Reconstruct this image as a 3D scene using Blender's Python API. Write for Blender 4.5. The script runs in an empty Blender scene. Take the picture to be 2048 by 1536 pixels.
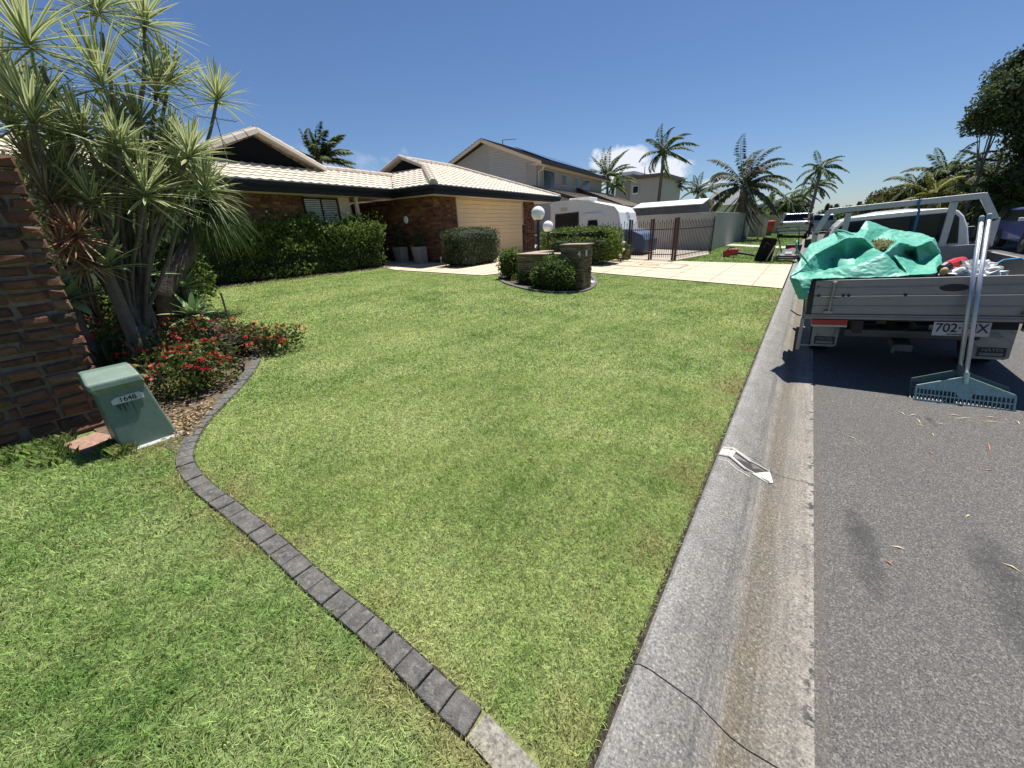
import bpy, bmesh, math, random
import numpy as np
from mathutils import Vector, Matrix, noise as mnoise
from mathutils.geometry import delaunay_2d_cdt, tessellate_polygon
random.seed(7); rng = np.random.default_rng(7)
SC = bpy.context.scene; COL = SC.collection
R = math.radians
# ------------------------------------------------------------------ camera
FPX, CX, CY, H = 780.0, 1024.0, 768.0, 1.6
def _basis():
    p0 = np.array([1625. - CX, 430. - CY, FPX]); p1 = p0 + np.array([-1000, 45.6, 0])
    n = np.cross(p0, p1); n /= np.linalg.norm(n)
    if n[1] > 0: n = -n
    y = p0 / np.linalg.norm(p0); x = np.cross(y, n)
    if x[0] < 0: x = -x
    return np.array([x, y, n])
RB = _basis()
cam = bpy.data.cameras.new('camera'); cam.sensor_width = 36; cam.lens = FPX / 2048 * 36
cam.clip_start = 0.05; cam.clip_end = 3000
camo = bpy.data.objects.new('camera', cam); COL.objects.link(camo); SC.camera = camo
M = Matrix.Identity(4)
for i in range(3):
    M[i][0] = RB[i, 0]; M[i][1] = -RB[i, 1]; M[i][2] = -RB[i, 2]
M[2][3] = H; camo.matrix_world = M
# ------------------------------------------------------------------ sun, sky, exposure
SUN = Vector((-0.012, 0.40, 1.0)).normalized()
elev = math.asin(SUN.z); az = math.atan2(SUN.x, SUN.y)
sl = bpy.data.lights.new('sun', 'SUN'); sl.energy = 5.0; sl.angle = R(0.53); sl.color = (1, .965, .90)
so = bpy.data.objects.new('sun', sl); COL.objects.link(so); so.location = (0, 0, 30)
so.rotation_euler = SUN.to_track_quat('Z', 'Y').to_euler()
W = bpy.data.worlds.new('World'); SC.world = W; W.use_nodes = True
wn = W.node_tree; wn.nodes.clear()
def N(nt, t, **k):
    n = nt.nodes.new(t)
    for a, b in k.items():
        if a in n.inputs: n.inputs[a].default_value = b
        else: setattr(n, a, b)
    return n
sky = N(wn, 'ShaderNodeTexSky', sky_type='NISHITA', sun_disc=False, sun_elevation=elev, sun_rotation=az,
        air_density=1.0, dust_density=0.15, ozone_density=1.6)
bg = N(wn, 'ShaderNodeBackground', Strength=0.053); wo = N(wn, 'ShaderNodeOutputWorld')
# small cumulus low over the far roofs: a patch of noise tied to a direction in the sky
tc = N(wn, 'ShaderNodeTexCoord')
def wmath(op, a, b=None, c=None):
    n = N(wn, 'ShaderNodeMath', operation=op)
    for i, v in enumerate((a, b, c)):
        if v is None: continue
        if isinstance(v, (int, float)): n.inputs[i].default_value = v
        else: wn.links.new(v, n.inputs[i])
    return n.outputs[0]
sep = N(wn, 'ShaderNodeSeparateXYZ'); wn.links.new(tc.outputs['Generated'], sep.inputs[0])
ang = wmath('ARCTAN2', sep.outputs[0], sep.outputs[1]); el = sep.outputs[2]
nz = N(wn, 'ShaderNodeTexNoise', Scale=16.0, Detail=8.0, Roughness=.62); wn.links.new(tc.outputs['Generated'], nz.inputs['Vector'])
def cloud(a0, e0, sa, se, amp=1.0):
    da = wmath('DIVIDE', wmath('SUBTRACT', ang, a0), sa); de = wmath('DIVIDE', wmath('SUBTRACT', el, e0), se)
    r2 = wmath('ADD', wmath('MULTIPLY', da, da), wmath('MULTIPLY', de, de))
    v = wmath('SUBTRACT', wmath('ADD', 1.0, wmath('MULTIPLY', wmath('SUBTRACT', nz.outputs['Fac'], .5), 4.5)), r2)
    n = N(wn, 'ShaderNodeMath', operation='MULTIPLY', use_clamp=True); wn.links.new(v, n.inputs[0]); n.inputs[1].default_value = 1.5 * amp
    return n.outputs[0]
def sky_dir(px, py):
    d = RB @ np.array([px - CX, py - CY, FPX]); d /= np.linalg.norm(d); return math.atan2(d[0], d[1]), d[2]
cl = None
for (px, py, sa, se, amp) in ((1240, 325, .075, .035, 1), (1310, 345, .085, .03, .9), (1270, 350, .09, .028, 1), (1420, 367, .05, .010, .35), (1150, 385, .15, .02, .5), (60, 300, .5, .05, .25)):
    a0, e0 = sky_dir(px, py); c = cloud(a0, e0, sa, se, amp)
    cl = c if cl is None else wmath('MAXIMUM', cl, c)
mx = N(wn, 'ShaderNodeMixRGB'); mx.inputs[2].default_value = (10.5, 11.0, 12.0, 1)
tint = N(wn, 'ShaderNodeMixRGB', blend_type='MULTIPLY'); tint.inputs[0].default_value = 1; tint.inputs[2].default_value = (.75, .90, 1.16, 1)
wn.links.new(sky.outputs[0], tint.inputs[1]); wn.links.new(tint.outputs[0], mx.inputs[1]); wn.links.new(cl, mx.inputs[0])
wn.links.new(mx.outputs[0], bg.inputs[0]); wn.links.new(bg.outputs[0], wo.inputs[0])
SC.view_settings.view_transform = 'Standard'; SC.view_settings.look = 'None'; SC.view_settings.gamma = 1
SC.view_settings.exposure = 0.62; SC.view_settings.use_curve_mapping = False
SC.render.engine = 'CYCLES'; SC.cycles.max_bounces = 6; SC.cycles.transparent_max_bounces = 6
# ------------------------------------------------------------------ points measured along sight lines
SL = .041
def gz(x): return min(max(SL * (-x - .25), 0), .56) if x < -.25 else 0.0
def rz(x): return -.112 + .03 * (x - .34)             # road crown
def ray(px, py): return RB @ np.array([px - CX, py - CY, FPX])
def G(px, py):
    d = ray(px, py); t = (-SL * .25 - H) / (d[2] + SL * d[0]); p = d * t
    return Vector((p[0], p[1], p[2] + H))
def GZ(px, py, z=0.):
    d = ray(px, py); t = (z - H) / d[2]; return Vector((d[0] * t, d[1] * t, z))
def AY(px, py, Y):
    d = ray(px, py); t = Y / d[1]; return Vector((d[0] * t, Y, H + d[2] * t))
def AX(px, py, X):
    d = ray(px, py); t = X / d[0]; return Vector((X, d[1] * t, H + d[2] * t))
def AR(px, py, r):
    d = ray(px, py); t = r / math.hypot(d[0], d[1]); return Vector((d[0] * t, d[1] * t, H + d[2] * t))
# ------------------------------------------------------------------ object helpers
def tag(o, label=None, cat=None, group=None, kind=None):
    if label: o['label'] = label
    if cat: o['category'] = cat
    if group: o['group'] = group
    if kind: o['kind'] = kind
    return o
def thing(name, label, cat, loc=(0, 0, 0), group=None, rot=None):
    o = bpy.data.objects.new(name, None); o.empty_display_size = .2; COL.objects.link(o)
    o.location = loc
    if rot is not None: o.rotation_euler = rot
    return tag(o, label, cat, group)
def copy_tree(o, parent=None):
    c = o.copy(); COL.objects.link(c)
    if parent: c.parent = parent
    for ch in list(o.children): copy_tree(ch, c)
    return c
def link(name, me, parent=None, world=True):
    o = bpy.data.objects.new(name, me); COL.objects.link(o)
    if parent is not None:
        o.parent = parent
        if world:
            if parent.parent is not None: bpy.context.view_layer.update()
            o.matrix_parent_inverse = (wm(parent)).inverted()
    return o
def wm(o):
    m = Matrix.LocRotScale(o.location, o.rotation_euler, o.scale)
    if o.parent is not None: m = wm(o.parent) @ o.matrix_parent_inverse @ m
    return m
class MB:
    def __init__(s): s.v = []; s.f = []
    def add(s, vs, fs):
        b = len(s.v); s.v += [tuple(v) for v in vs]; s.f += [tuple(i + b for i in f) for f in fs]; return s
    def box(s, c, d, m=None):
        x, y, z = d[0] / 2, d[1] / 2, d[2] / 2
        vs = [Vector((i * x, j * y, k * z)) for i in (-1, 1) for j in (-1, 1) for k in (-1, 1)]
        c = Vector(c)
        vs = [(m @ v if m is not None else v) + c for v in vs]
        return s.add(vs, [(0, 1, 3, 2), (4, 6, 7, 5), (0, 4, 5, 1), (2, 3, 7, 6), (0, 2, 6, 4), (1, 5, 7, 3)])
    def bx(s, a, b):
        a, b = Vector(a), Vector(b); return s.box((a + b) / 2, b - a)
    def bar(s, a, b, w, h=None, up=(0, 0, 1)):
        a, b = Vector(a), Vector(b); h = h or w; d = (b - a); L = d.length; d.normalize(); up = Vector(up)
        if abs(d.dot(up)) > .98: up = Vector((0, 1, 0)) if abs(d.y) < .9 else Vector((1, 0, 0))
        x = d.cross(up).normalized(); z = x.cross(d)
        return s.box((a + b) / 2, (w, L, h), Matrix((x, d, z)).transposed())
    def tube(s, pts, rad, n=8, cap=True):
        pts = [Vector(p) for p in pts]
        if not hasattr(rad, '__len__'): rad = [rad] * len(pts)
        b = len(s.v); x = None
        for i, p in enumerate(pts):
            d = (pts[min(i + 1, len(pts) - 1)] - pts[max(i - 1, 0)]).normalized()
            if x is None:
                x = d.orthogonal().normalized()
            else:
                x = (x - d * x.dot(d)); x = x.normalized() if x.length > 1e-6 else d.orthogonal().normalized()
            y = d.cross(x)
            for k in range(n):
                a = 2 * math.pi * k / n; s.v.append(tuple(p + (x * math.cos(a) + y * math.sin(a)) * rad[i]))
        for i in range(len(pts) - 1):
            for k in range(n):
                k2 = (k + 1) % n; s.f.append((b + i * n + k, b + i * n + k2, b + (i + 1) * n + k2, b + (i + 1) * n + k))
        if cap:
            s.f.append(tuple(b + k for k in reversed(range(n)))); s.f.append(tuple(b + (len(pts) - 1) * n + k for k in range(n)))
        return s
    def lathe(s, c, prof, n=16, axis=None):
        m = axis if axis is not None else Matrix.Identity(3); c = Vector(c)
        b = len(s.v)
        for r, z in prof:
            for k in range(n):
                a = 2 * math.pi * k / n; s.v.append(tuple(c + m @ Vector((r * math.cos(a), r * math.sin(a), z))))
        for i in range(len(prof) - 1):
            for k in range(n):
                k2 = (k + 1) % n; s.f.append((b + i * n + k, b + i * n + k2, b + (i + 1) * n + k2, b + (i + 1) * n + k))
        s.f.append(tuple(b + k for k in reversed(range(n)))); s.f.append(tuple(b + (len(prof) - 1) * n + k for k in range(n)))
        return s
    def ball(s, c, r, n=16, sq=(1, 1, 1)):
        prof = [(max(math.sin(math.pi * i / n), .001) * r, -math.cos(math.pi * i / n) * r) for i in range(n + 1)]
        m = Matrix.Diagonal(sq); return s.lathe(c, prof, n * 2 if n < 12 else 24, m)
    def prism(s, poly, ext):                    # poly: list of 3-D points, ext: vector
        n = len(poly); ext = Vector(ext); a = [Vector(p) for p in poly]
        return s.add(a + [p + ext for p in a], [tuple(reversed(range(n))), tuple(range(n, 2 * n))] + [(i, (i + 1) % n, (i + 1) % n + n, i + n) for i in range(n)])
    def quad(s, *p): return s.add(p, [tuple(range(len(p)))])
    def build(s, name, mat, parent=None, smooth=False, bevel=0, seg=2, fix=True, **k):
        me = bpy.data.meshes.new(name); me.from_pydata(s.v, [], s.f)
        if fix:
            bm = bmesh.new(); bm.from_mesh(me); bmesh.ops.recalc_face_normals(bm, faces=bm.faces); bm.to_mesh(me); bm.free()
        me.materials.append(mat)
        if smooth: me.polygons.foreach_set('use_smooth', [True] * len(me.polygons))
        o = link(name, me, parent, **k)
        if bevel:
            m = o.modifiers.new('b', 'BEVEL'); m.width = bevel; m.segments = seg; m.limit_method = 'ANGLE'; m.angle_limit = R(35)
        return o
def npmesh(name, V, F, mat, parent=None, attrs=None, smooth=False):
    """V (n,3), F (m,k) int arrays with the same k"""
    V = np.asarray(V, dtype=np.float32); F = np.asarray(F, dtype=np.int32)
    me = bpy.data.meshes.new(name); m, k = F.shape
    me.vertices.add(len(V)); me.vertices.foreach_set('co', V.ravel())
    me.loops.add(m * k); me.loops.foreach_set('vertex_index', F.ravel())
    me.polygons.add(m); me.polygons.foreach_set('loop_start', np.arange(0, m * k, k, dtype=np.int32))
    if smooth: me.polygons.foreach_set('use_smooth', np.ones(m, dtype=bool))
    for an, av in (attrs or {}).items():
        a = me.attributes.new(an, 'FLOAT', 'POINT'); a.data.foreach_set('value', np.asarray(av, dtype=np.float32))
    me.update(calc_edges=True); me.materials.append(mat)
    return link(name, me, parent)
def text(name, body, size, mat, M4, parent=None, ext=.002, sx=1.0):
    cu = bpy.data.curves.new(name, 'FONT'); cu.body = body; cu.size = size; cu.extrude = ext; cu.align_x = 'CENTER'; cu.align_y = 'CENTER'
    cu.materials.append(mat); cu.offset = size * .012
    me_o = bpy.data.objects.new(name, cu); COL.objects.link(me_o)
    bpy.context.view_layer.update()
    me = bpy.data.meshes.new_from_object(me_o); bpy.data.objects.remove(me_o)
    me.transform(M4 @ Matrix.Diagonal((sx, 1, 1, 1)))
    return link(name, me, parent)
def frame(origin, x, y):                         # 4x4 whose local x,y span a plane
    x = Vector(x).normalized(); y = Vector(y).normalized(); z = x.cross(y).normalized(); y = z.cross(x)
    m = Matrix((x, y, z)).transposed().to_4x4(); m.translation = Vector(origin); return m
# ------------------------------------------------------------------ materials
def newmat(name):
    m = bpy.data.materials.new(name); m.use_nodes = True; nt = m.node_tree
    return m, nt, nt.nodes['Principled BSDF']
def ramp(nt, fac, stops):
    r = nt.nodes.new('ShaderNodeValToRGB'); e = r.color_ramp.elements
    while len(e) < len(stops): e.new(.5)
    for i, (p, c) in enumerate(stops): e[i].position = p; e[i].color = (*c, 1)
    nt.links.new(fac, r.inputs[0]); return r.outputs[0]
def obj_noise(nt, scale, detail=4, rough=.6, vec=None, stretch=None):
    t = nt.nodes.new('ShaderNodeTexNoise'); t.inputs['Scale'].default_value = scale; t.inputs['Detail'].default_value = detail; t.inputs['Roughness'].default_value = rough
    if vec is None:
        g = nt.nodes.new('ShaderNodeNewGeometry'); vec = g.outputs['Position']
    if stretch:
        mp = nt.nodes.new('ShaderNodeMapping'); mp.inputs['Scale'].default_value = stretch; nt.links.new(vec, mp.inputs[0]); vec = mp.outputs[0]
    nt.links.new(vec, t.inputs['Vector']); return t.outputs['Fac']
def mixc(nt, fac, a, b, mode='MIX'):
    n = nt.nodes.new('ShaderNodeMixRGB'); n.blend_type = mode
    for i, v in enumerate((fac, a, b)):
        if isinstance(v, (int, float)): n.inputs[i].default_value = v
        elif isinstance(v, tuple): n.inputs[i].default_value = (*v, 1)
        else: nt.links.new(v, n.inputs[i])
    return n.outputs[0]
def add_bump(nt, p, h, strength=.3, dist=.01):
    b = nt.nodes.new('ShaderNodeBump'); b.inputs['Strength'].default_value = strength; b.inputs['Distance'].default_value = dist
    nt.links.new(h, b.inputs['Height']); nt.links.new(b.outputs[0], p.inputs['Normal'])
def scl(c, k): return tuple(min(x * k, 1) for x in c)
def mat(name, col, rough=.6, metal=0, var=.18, scale=3., bump=0, bscale=60., spec=.5, coat=0, dirt=None):
    m, nt, p = newmat(name)
    f = obj_noise(nt, scale, 5, .65)
    c = ramp(nt, f, [(.3, scl(col, 1 - var)), (.7, scl(col, 1 + var))])
    if dirt:
        f2 = obj_noise(nt, scale * 2.3, 6, .7); f3 = ramp(nt, f2, [(.5, (0, 0, 0)), (.72, (1, 1, 1))]); c = mixc(nt, f3, c, dirt)
    nt.links.new(c, p.inputs['Base Color']); p.inputs['Roughness'].default_value = rough; p.inputs['Metallic'].default_value = metal
    p.inputs['Specular IOR Level'].default_value = spec; p.inputs['Coat Weight'].default_value = coat
    if bump: add_bump(nt, p, obj_noise(nt, bscale, 4), bump, .01)
    return m
def island(nt):
    g = nt.nodes.new('ShaderNodeNewGeometry'); return g.outputs['Random Per Island']
def leafmat(name, stops, trans=.3, rough=.65, big=None, attr=None, edge=None):
    m, nt, p = newmat(name)
    c = ramp(nt, island(nt), [(i / (len(stops) - 1), s) for i, s in enumerate(stops)])
    f = obj_noise(nt, 1.7, 3)
    c = mixc(nt, f, scl_node(nt, c, .72), scl_node(nt, c, 1.25))
    if big: 
        f2 = obj_noise(nt, big[0], 3); f3 = ramp(nt, f2, [(.45, (0, 0, 0)), (.65, (1, 1, 1))]); c = mixc(nt, f3, c, big[1])
    if attr:
        a = nt.nodes.new('ShaderNodeAttribute'); a.attribute_name = attr
        c = mixc(nt, a.outputs['Fac'], c, edge)
    p.inputs['Roughness'].default_value = max(rough, .55); p.inputs['Specular IOR Level'].default_value = .2
    nt.links.new(c, p.inputs['Base Color'])
    if trans:
        t = nt.nodes.new('ShaderNodeBsdfTranslucent'); nt.links.new(c, t.inputs[0]); ms = nt.nodes.new('ShaderNodeMixShader'); ms.inputs[0].default_value = trans
        o = nt.nodes['Material Output']; nt.links.new(p.outputs[0], ms.inputs[1]); nt.links.new(t.outputs[0], ms.inputs[2]); nt.links.new(ms.outputs[0], o.inputs[0])
    return m
def scl_node(nt, c, k):
    n = nt.nodes.new('ShaderNodeMixRGB'); n.blend_type = 'MULTIPLY'; n.inputs[0].default_value = 1; nt.links.new(c, n.inputs[1]); n.inputs[2].default_value = (k, k, k, 1); return n.outputs[0]
# lawn colour for the blades and, with shade painted in, the turf sheet
def lawnmat(name, base, blades):
    m, nt, p = newmat(name)
    g = nt.nodes.new('ShaderNodeNewGeometry'); pos = g.outputs['Position']
    mp = nt.nodes.new('ShaderNodeMapping'); mp.inputs['Scale'].default_value = (1, 1, 0); nt.links.new(pos, mp.inputs[0]); v = mp.outputs[0]
    big = obj_noise(nt, .95, 5, .65, v); mid = obj_noise(nt, 3.2, 5, .7, v); fine = obj_noise(nt, 26, 4, .75, v)
    mow = obj_noise(nt, 1.0, 2, .5, v, (2.6, .22, 0))
    c = ramp(nt, big, [(.38, base[0]), (.5, base[1]), (.62, base[2])])
    c = mixc(nt, ramp(nt, mid, [(.42, (0, 0, 0)), (.62, (.55, .55, .55))]), c, base[3])
    c = mixc(nt, ramp(nt, mow, [(.4, (0, 0, 0)), (.6, (.35, .35, .35))]), c, base[2])
    # dry, straw-coloured rim near the kerb and edging
    sx = nt.nodes.new('ShaderNodeSeparateXYZ'); nt.links.new(pos, sx.inputs[0])
    def m1(op, a, b):
        n = nt.nodes.new('ShaderNodeMath'); n.operation = op
        for i, q in enumerate((a, b)):
            if isinstance(q, (int, float)): n.inputs[i].default_value = q
            else: nt.links.new(q, n.inputs[i])
        return n.outputs[0]
    dk = m1('SUBTRACT', 1.0, m1('DIVIDE', m1('ABSOLUTE', m1('ADD', sx.outputs[0], .30), 0), .34))
    de = m1('SUBTRACT', 1.0, m1('DIVIDE', m1('ABSOLUTE', m1('ADD', sx.outputs[1], -.55), 0), .30))
    fy = nt.nodes.new('ShaderNodeMath'); fy.operation = 'MULTIPLY'; fy.use_clamp = True
    nt.links.new(m1('MAXIMUM', m1('MAXIMUM', dk, de), 0), fy.inputs[0]); nt.links.new(ramp(nt, obj_noise(nt, 1.6, 4, .6, v), [(.46, (0, 0, 0)), (.60, (1, 1, 1))]), fy.inputs[1])
    c = mixc(nt, m1('MULTIPLY', fy.outputs[0], .75), c, (.40, .33, .15))
    c = mixc(nt, ramp(nt, obj_noise(nt, 5.5, 3, .6, v), [(.62, (0, 0, 0)), (.78, (.4, .4, .4))]), c, (.36, .33, .14))
    if blades:
        r = island(nt); c = mixc(nt, ramp(nt, r, [(0, (0, 0, 0)), (1, (1, 1, 1))]), scl_node(nt, c, .42), scl_node(nt, c, 1.75))
        c = mixc(nt, ramp(nt, r, [(.90, (0, 0, 0)), (.93, (.8, .8, .8))]), c, (.38, .34, .17))
    else:
        c = mixc(nt, ramp(nt, fine, [(.35, (0, 0, 0)), (.6, (1, 1, 1))]), mixc(nt, .35, scl_node(nt, c, .30), (.03, .024, .012)), scl_node(nt, c, .62))  # turf darkened to paint the shade in the gaps between blades
        add_bump(nt, p, fine, .8, .03)
    nt.links.new(c, p.inputs['Base Color']); p.inputs['Roughness'].default_value = .75; p.inputs['Specular IOR Level'].default_value = .15
    if blades:
        t = nt.nodes.new('ShaderNodeBsdfTranslucent'); nt.links.new(c, t.inputs[0]); ms = nt.nodes.new('ShaderNodeMixShader'); ms.inputs[0].default_value = .35
        o = nt.nodes['Material Output']; nt.links.new(p.outputs[0], ms.inputs[1]); nt.links.new(t.outputs[0], ms.inputs[2]); nt.links.new(ms.outputs[0], o.inputs[0])
    return m
LB = [(.21, .34, .08), (.34, .46, .14), (.48, .56, .22), (.48, .54, .23)]
LB2 = [(.13, .25, .055), (.23, .365, .10), (.37, .48, .18), (.38, .46, .19)]
M_turf = lawnmat('turf', LB, False); M_blade = lawnmat('grass_blade', LB, True)
M_turf2 = lawnmat('turf_neighbour', LB2, False); M_blade2 = lawnmat('grass_blade_neighbour', LB2, True)
M_soil = mat('soil', (.038, .028, .02), .95, var=.4, scale=20, bump=.6, bscale=90)
M_mulch = mat('mulch', (.10, .07, .045), .95, var=.5, scale=14, bump=1, bscale=60, dirt=(.22, .16, .10))
def asphalt():
    m, nt, p = newmat('asphalt')
    v = nt.nodes.new('ShaderNodeTexVoronoi'); v.inputs['Scale'].default_value = 150
    g = nt.nodes.new('ShaderNodeNewGeometry'); nt.links.new(g.outputs['Position'], v.inputs['Vector'])
    bw = nt.nodes.new('ShaderNodeRGBToBW'); nt.links.new(v.outputs['Color'], bw.inputs[0])
    c = ramp(nt, bw.outputs[0], [(.2, (.02, .02, .021)), (.45, (.06, .058, .056)), (.66, (.125, .118, .108)), (.84, (.33, .305, .27))])
    c = mixc(nt, .6, c, ramp(nt, obj_noise(nt, 230, 3, .75), [(.40, (.022, .022, .023)), (.60, (.23, .218, .205))]))
    big = obj_noise(nt, .9, 5, .65); c = mixc(nt, ramp(nt, big, [(.35, (.22, .22, .22)), (.65, (0, 0, 0))]), c, (.075, .073, .072))
    sx = nt.nodes.new('ShaderNodeSeparateXYZ'); nt.links.new(g.outputs['Position'], sx.inputs[0])
    def m1(op, a, b, cl=False):
        n = nt.nodes.new('ShaderNodeMath'); n.operation = op; n.use_clamp = cl
        for i, q in enumerate((a, b)):
            if isinstance(q, (int, float)): n.inputs[i].default_value = q
            else: nt.links.new(q, n.inputs[i])
        return n.outputs[0]
    wob = m1('MULTIPLY', m1('SUBTRACT', obj_noise(nt, 7, 4), .5), 2.2)
    st = None
    for (px0, py0, px1, py1, w) in ((1712, 1020, 1748, 1175, .085), (1735, 1090, 1760, 1160, .05), (1965, 1080, 2035, 1230, .12), (1995, 1130, 2075, 1330, .13), (1850, 835, 1875, 860, .03)):
        a = GZ(px0, py0, rz(.6)); b = GZ(px1, py1, rz(.6)); mid = (a + b) / 2; d = (b - a); L = d.length / 2 + w; d.normalize()
        X = m1('SUBTRACT', sx.outputs[0], mid.x); Y = m1('SUBTRACT', sx.outputs[1], mid.y)
        u = m1('DIVIDE', m1('ADD', m1('MULTIPLY', X, d.x), m1('MULTIPLY', Y, d.y)), L)
        vv = m1('DIVIDE', m1('SUBTRACT', m1('MULTIPLY', X, d.y), m1('MULTIPLY', Y, d.x)), w)
        q = m1('SUBTRACT', m1('ADD', 1.0, wob), m1('ADD', m1('MULTIPLY', u, u), m1('MULTIPLY', vv, vv)))
        q = m1('MULTIPLY', q, .8, True); st = q if st is None else m1('MAXIMUM', st, q)
    c = mixc(nt, m1('MULTIPLY', st, .62), c, (.016, .016, .017))
    # pale worn line of concrete dust beside the gutter lip
    e = m1('SUBTRACT', 1.0, m1('DIVIDE', m1('ABSOLUTE', m1('SUBTRACT', sx.outputs[0], .365), 0), .03), True)
    c = mixc(nt, m1('MULTIPLY', e, .5), c, (.12, .10, .08))
    nt.links.new(c, p.inputs['Base Color']); p.inputs['Roughness'].default_value = .85; p.inputs['Specular IOR Level'].default_value = .3
    add_bump(nt, p, bw.outputs[0], .8, .008); return m
M_asph = asphalt()
def kerbmat():
    m, nt, p = newmat('kerb_concrete')
    g = nt.nodes.new('ShaderNodeNewGeometry'); sx = nt.nodes.new('ShaderNodeSeparateXYZ'); nt.links.new(g.outputs['Position'], sx.inputs[0])
    fine = obj_noise(nt, 150, 4, .75); streak = obj_noise(nt, 1, 5, .7, None, (26, 1.2, 1)); big = obj_noise(nt, 5, 5, .65)
    a = nt.nodes.new('ShaderNodeMath'); a.operation = 'ADD'; nt.links.new(sx.outputs[0], a.inputs[0]); a.inputs[1].default_value = .26
    w = nt.nodes.new('ShaderNodeMath'); w.operation = 'MULTIPLY_ADD'; nt.links.new(streak, w.inputs[0]); w.inputs[1].default_value = .10; nt.links.new(a.outputs[0], w.inputs[2])
    q = nt.nodes.new('ShaderNodeMath'); q.operation = 'DIVIDE'; nt.links.new(w.outputs[0], q.inputs[0]); q.inputs[1].default_value = .68
    c = ramp(nt, q.outputs[0], [(.0, (.26, .245, .215)), (.10, (.33, .32, .305)), (.26, (.24, .232, .215)), (.44, (.19, .182, .168)), (.53, (.30, .275, .235)), (.58, (.20, .165, .115)), (.66, (.175, .145, .105)), (.76, (.25, .22, .18)), (1, (.36, .33, .28))])
    c = mixc(nt, .42, c, mixc(nt, 1, c, ramp(nt, streak, [(.36, (.35, .35, .35)), (.64, (1.0, 1.0, 1.0))]), 'MULTIPLY'))
    c = mixc(nt, ramp(nt, big, [(.42, (0, 0, 0)), (.62, (.45, .45, .45))]), c, (.13, .125, .115))
    grain = obj_noise(nt, 85, 5, .85)
    c = mixc(nt, .62, c, mixc(nt, 1, c, ramp(nt, grain, [(.40, (.12, .12, .12)), (.5, (1, 1, 1)), (.62, (1, 1, 1))]), 'MULTIPLY'))
    c = mixc(nt, ramp(nt, grain, [(.55, (0, 0, 0)), (.68, (.75, .75, .75))]), c, (.62, .58, .52))
    # black algae blotches along the road-side lip
    lip = nt.nodes.new('ShaderNodeMapRange'); lip.inputs[1].default_value = .27; lip.inputs[2].default_value = .33; nt.links.new(sx.outputs[0], lip.inputs[0])
    blot = ramp(nt, obj_noise(nt, 17, 5, .75), [(.56, (0, 0, 0)), (.60, (1, 1, 1))]); lm = nt.nodes.new('ShaderNodeMath'); lm.operation = 'MULTIPLY'; nt.links.new(lip.outputs[0], lm.inputs[0]); nt.links.new(blot, lm.inputs[1])
    c = mixc(nt, lm.outputs[0], c, (.04, .042, .045)); fine = grain
    nt.links.new(c, p.inputs['Base Color']); p.inputs['Roughness'].default_value = .9; add_bump(nt, p, fine, .6, .008); return m
M_kerb = kerbmat()
M_drive = mat('driveway_concrete', (.56, .45, .315), .75, var=.09, scale=.7, bump=.15, bscale=120, dirt=(.46, .37, .265))
M_groove = mat('driveway_joint', (.30, .24, .18), .9)
M_conc = mat('pale_concrete', (.42, .41, .38), .85, var=.12, bump=.3, bscale=80)
M_edge = mat('edging_concrete', (.115, .11, .102), .9, var=.45, scale=16, bump=1.0, bscale=140, dirt=(.24, .225, .20))
M_render = mat('rendered_wall', (.36, .35, .32), .9, var=.06, scale=.8, bump=.2, bscale=50)
def brickmat(name, cols, rough=.85):
    m, nt, p = newmat(name)
    n = len(cols); c = ramp(nt, island(nt), [(i / (n - 1), s) for i, s in enumerate(cols)])
    f = obj_noise(nt, 34, 6, .8); c = mixc(nt, ramp(nt, f, [(.35, (0, 0, 0)), (.7, (.7, .7, .7))]), c, scl_node(nt, c, .45))
    f2 = obj_noise(nt, 9, 4); c = mixc(nt, ramp(nt, f2, [(.5, (0, 0, 0)), (.7, (.4, .4, .4))]), c, (.30, .17, .09))
    nt.links.new(c, p.inputs['Base Color']); p.inputs['Roughness'].default_value = max(rough, .55); p.inputs['Specular IOR Level'].default_value = .25
    add_bump(nt, p, obj_noise(nt, 48, 6, .8), 1.0, .02); return m
M_brick = brickmat('clinker_brick', [(.18, .085, .06), (.25, .12, .075), (.14, .07, .055), (.30, .17, .10), (.20, .085, .055), (.07, .055, .05), (.27, .14, .085), (.15, .075, .06), (.33, .20, .12)])
M_hbrick = brickmat('house_brick', [(.15, .06, .03), (.30, .13, .06), (.08, .035, .025), (.22, .09, .04), (.38, .19, .09), (.12, .05, .035), (.26, .12, .06)])
M_mortar = mat('mortar', (.17, .14, .11), .95, var=.3, scale=20, bump=.6, bscale=120)
M_stone = brickmat('stacked_stone', [(.20, .15, .10), (.32, .24, .16), (.14, .105, .08), (.40, .31, .22), (.26, .16, .10), (.45, .34, .24)])
M_tile = mat('roof_tile', (.60, .52, .415), .7, var=.06, scale=1.3, bump=.2, bscale=90, dirt=(.50, .43, .34))
M_tilecap = mat('ridge_cap', (.46, .40, .33), .8, var=.12, scale=2, bump=.3)
M_fascia = mat('dark_fascia', (.012, .012, .013), .55, var=.1, spec=.25)
M_gabfill = mat('dark_gable_board', (.009, .009, .01), .9, spec=.1)
M_cream = mat('cream_paint', (.62, .50, .35), .55, var=.04)
M_soffit = mat('cream_soffit', (.70, .60, .45), .6, var=.03)
M_garage = mat('garage_door_paint', (.82, .62, .36), .45, var=.03)
M_glass = mat('dark_glass', (.012, .015, .018), .12, var=.1, spec=.35)
M_blind = mat('blind', (.50, .50, .48), .5)
M_white = mat('white_paint', (.74, .74, .72), .4, var=.04)
M_vanwhite = mat('caravan_white', (.72, .72, .70), .35, var=.03)
M_black = mat('black_plastic', (.015, .015, .016), .45, var=.2)
M_rubber = mat('rubber', (.02, .02, .021), .8, var=.2)
M_dark = mat('dark_steel', (.018, .018, .02), .6)
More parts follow.
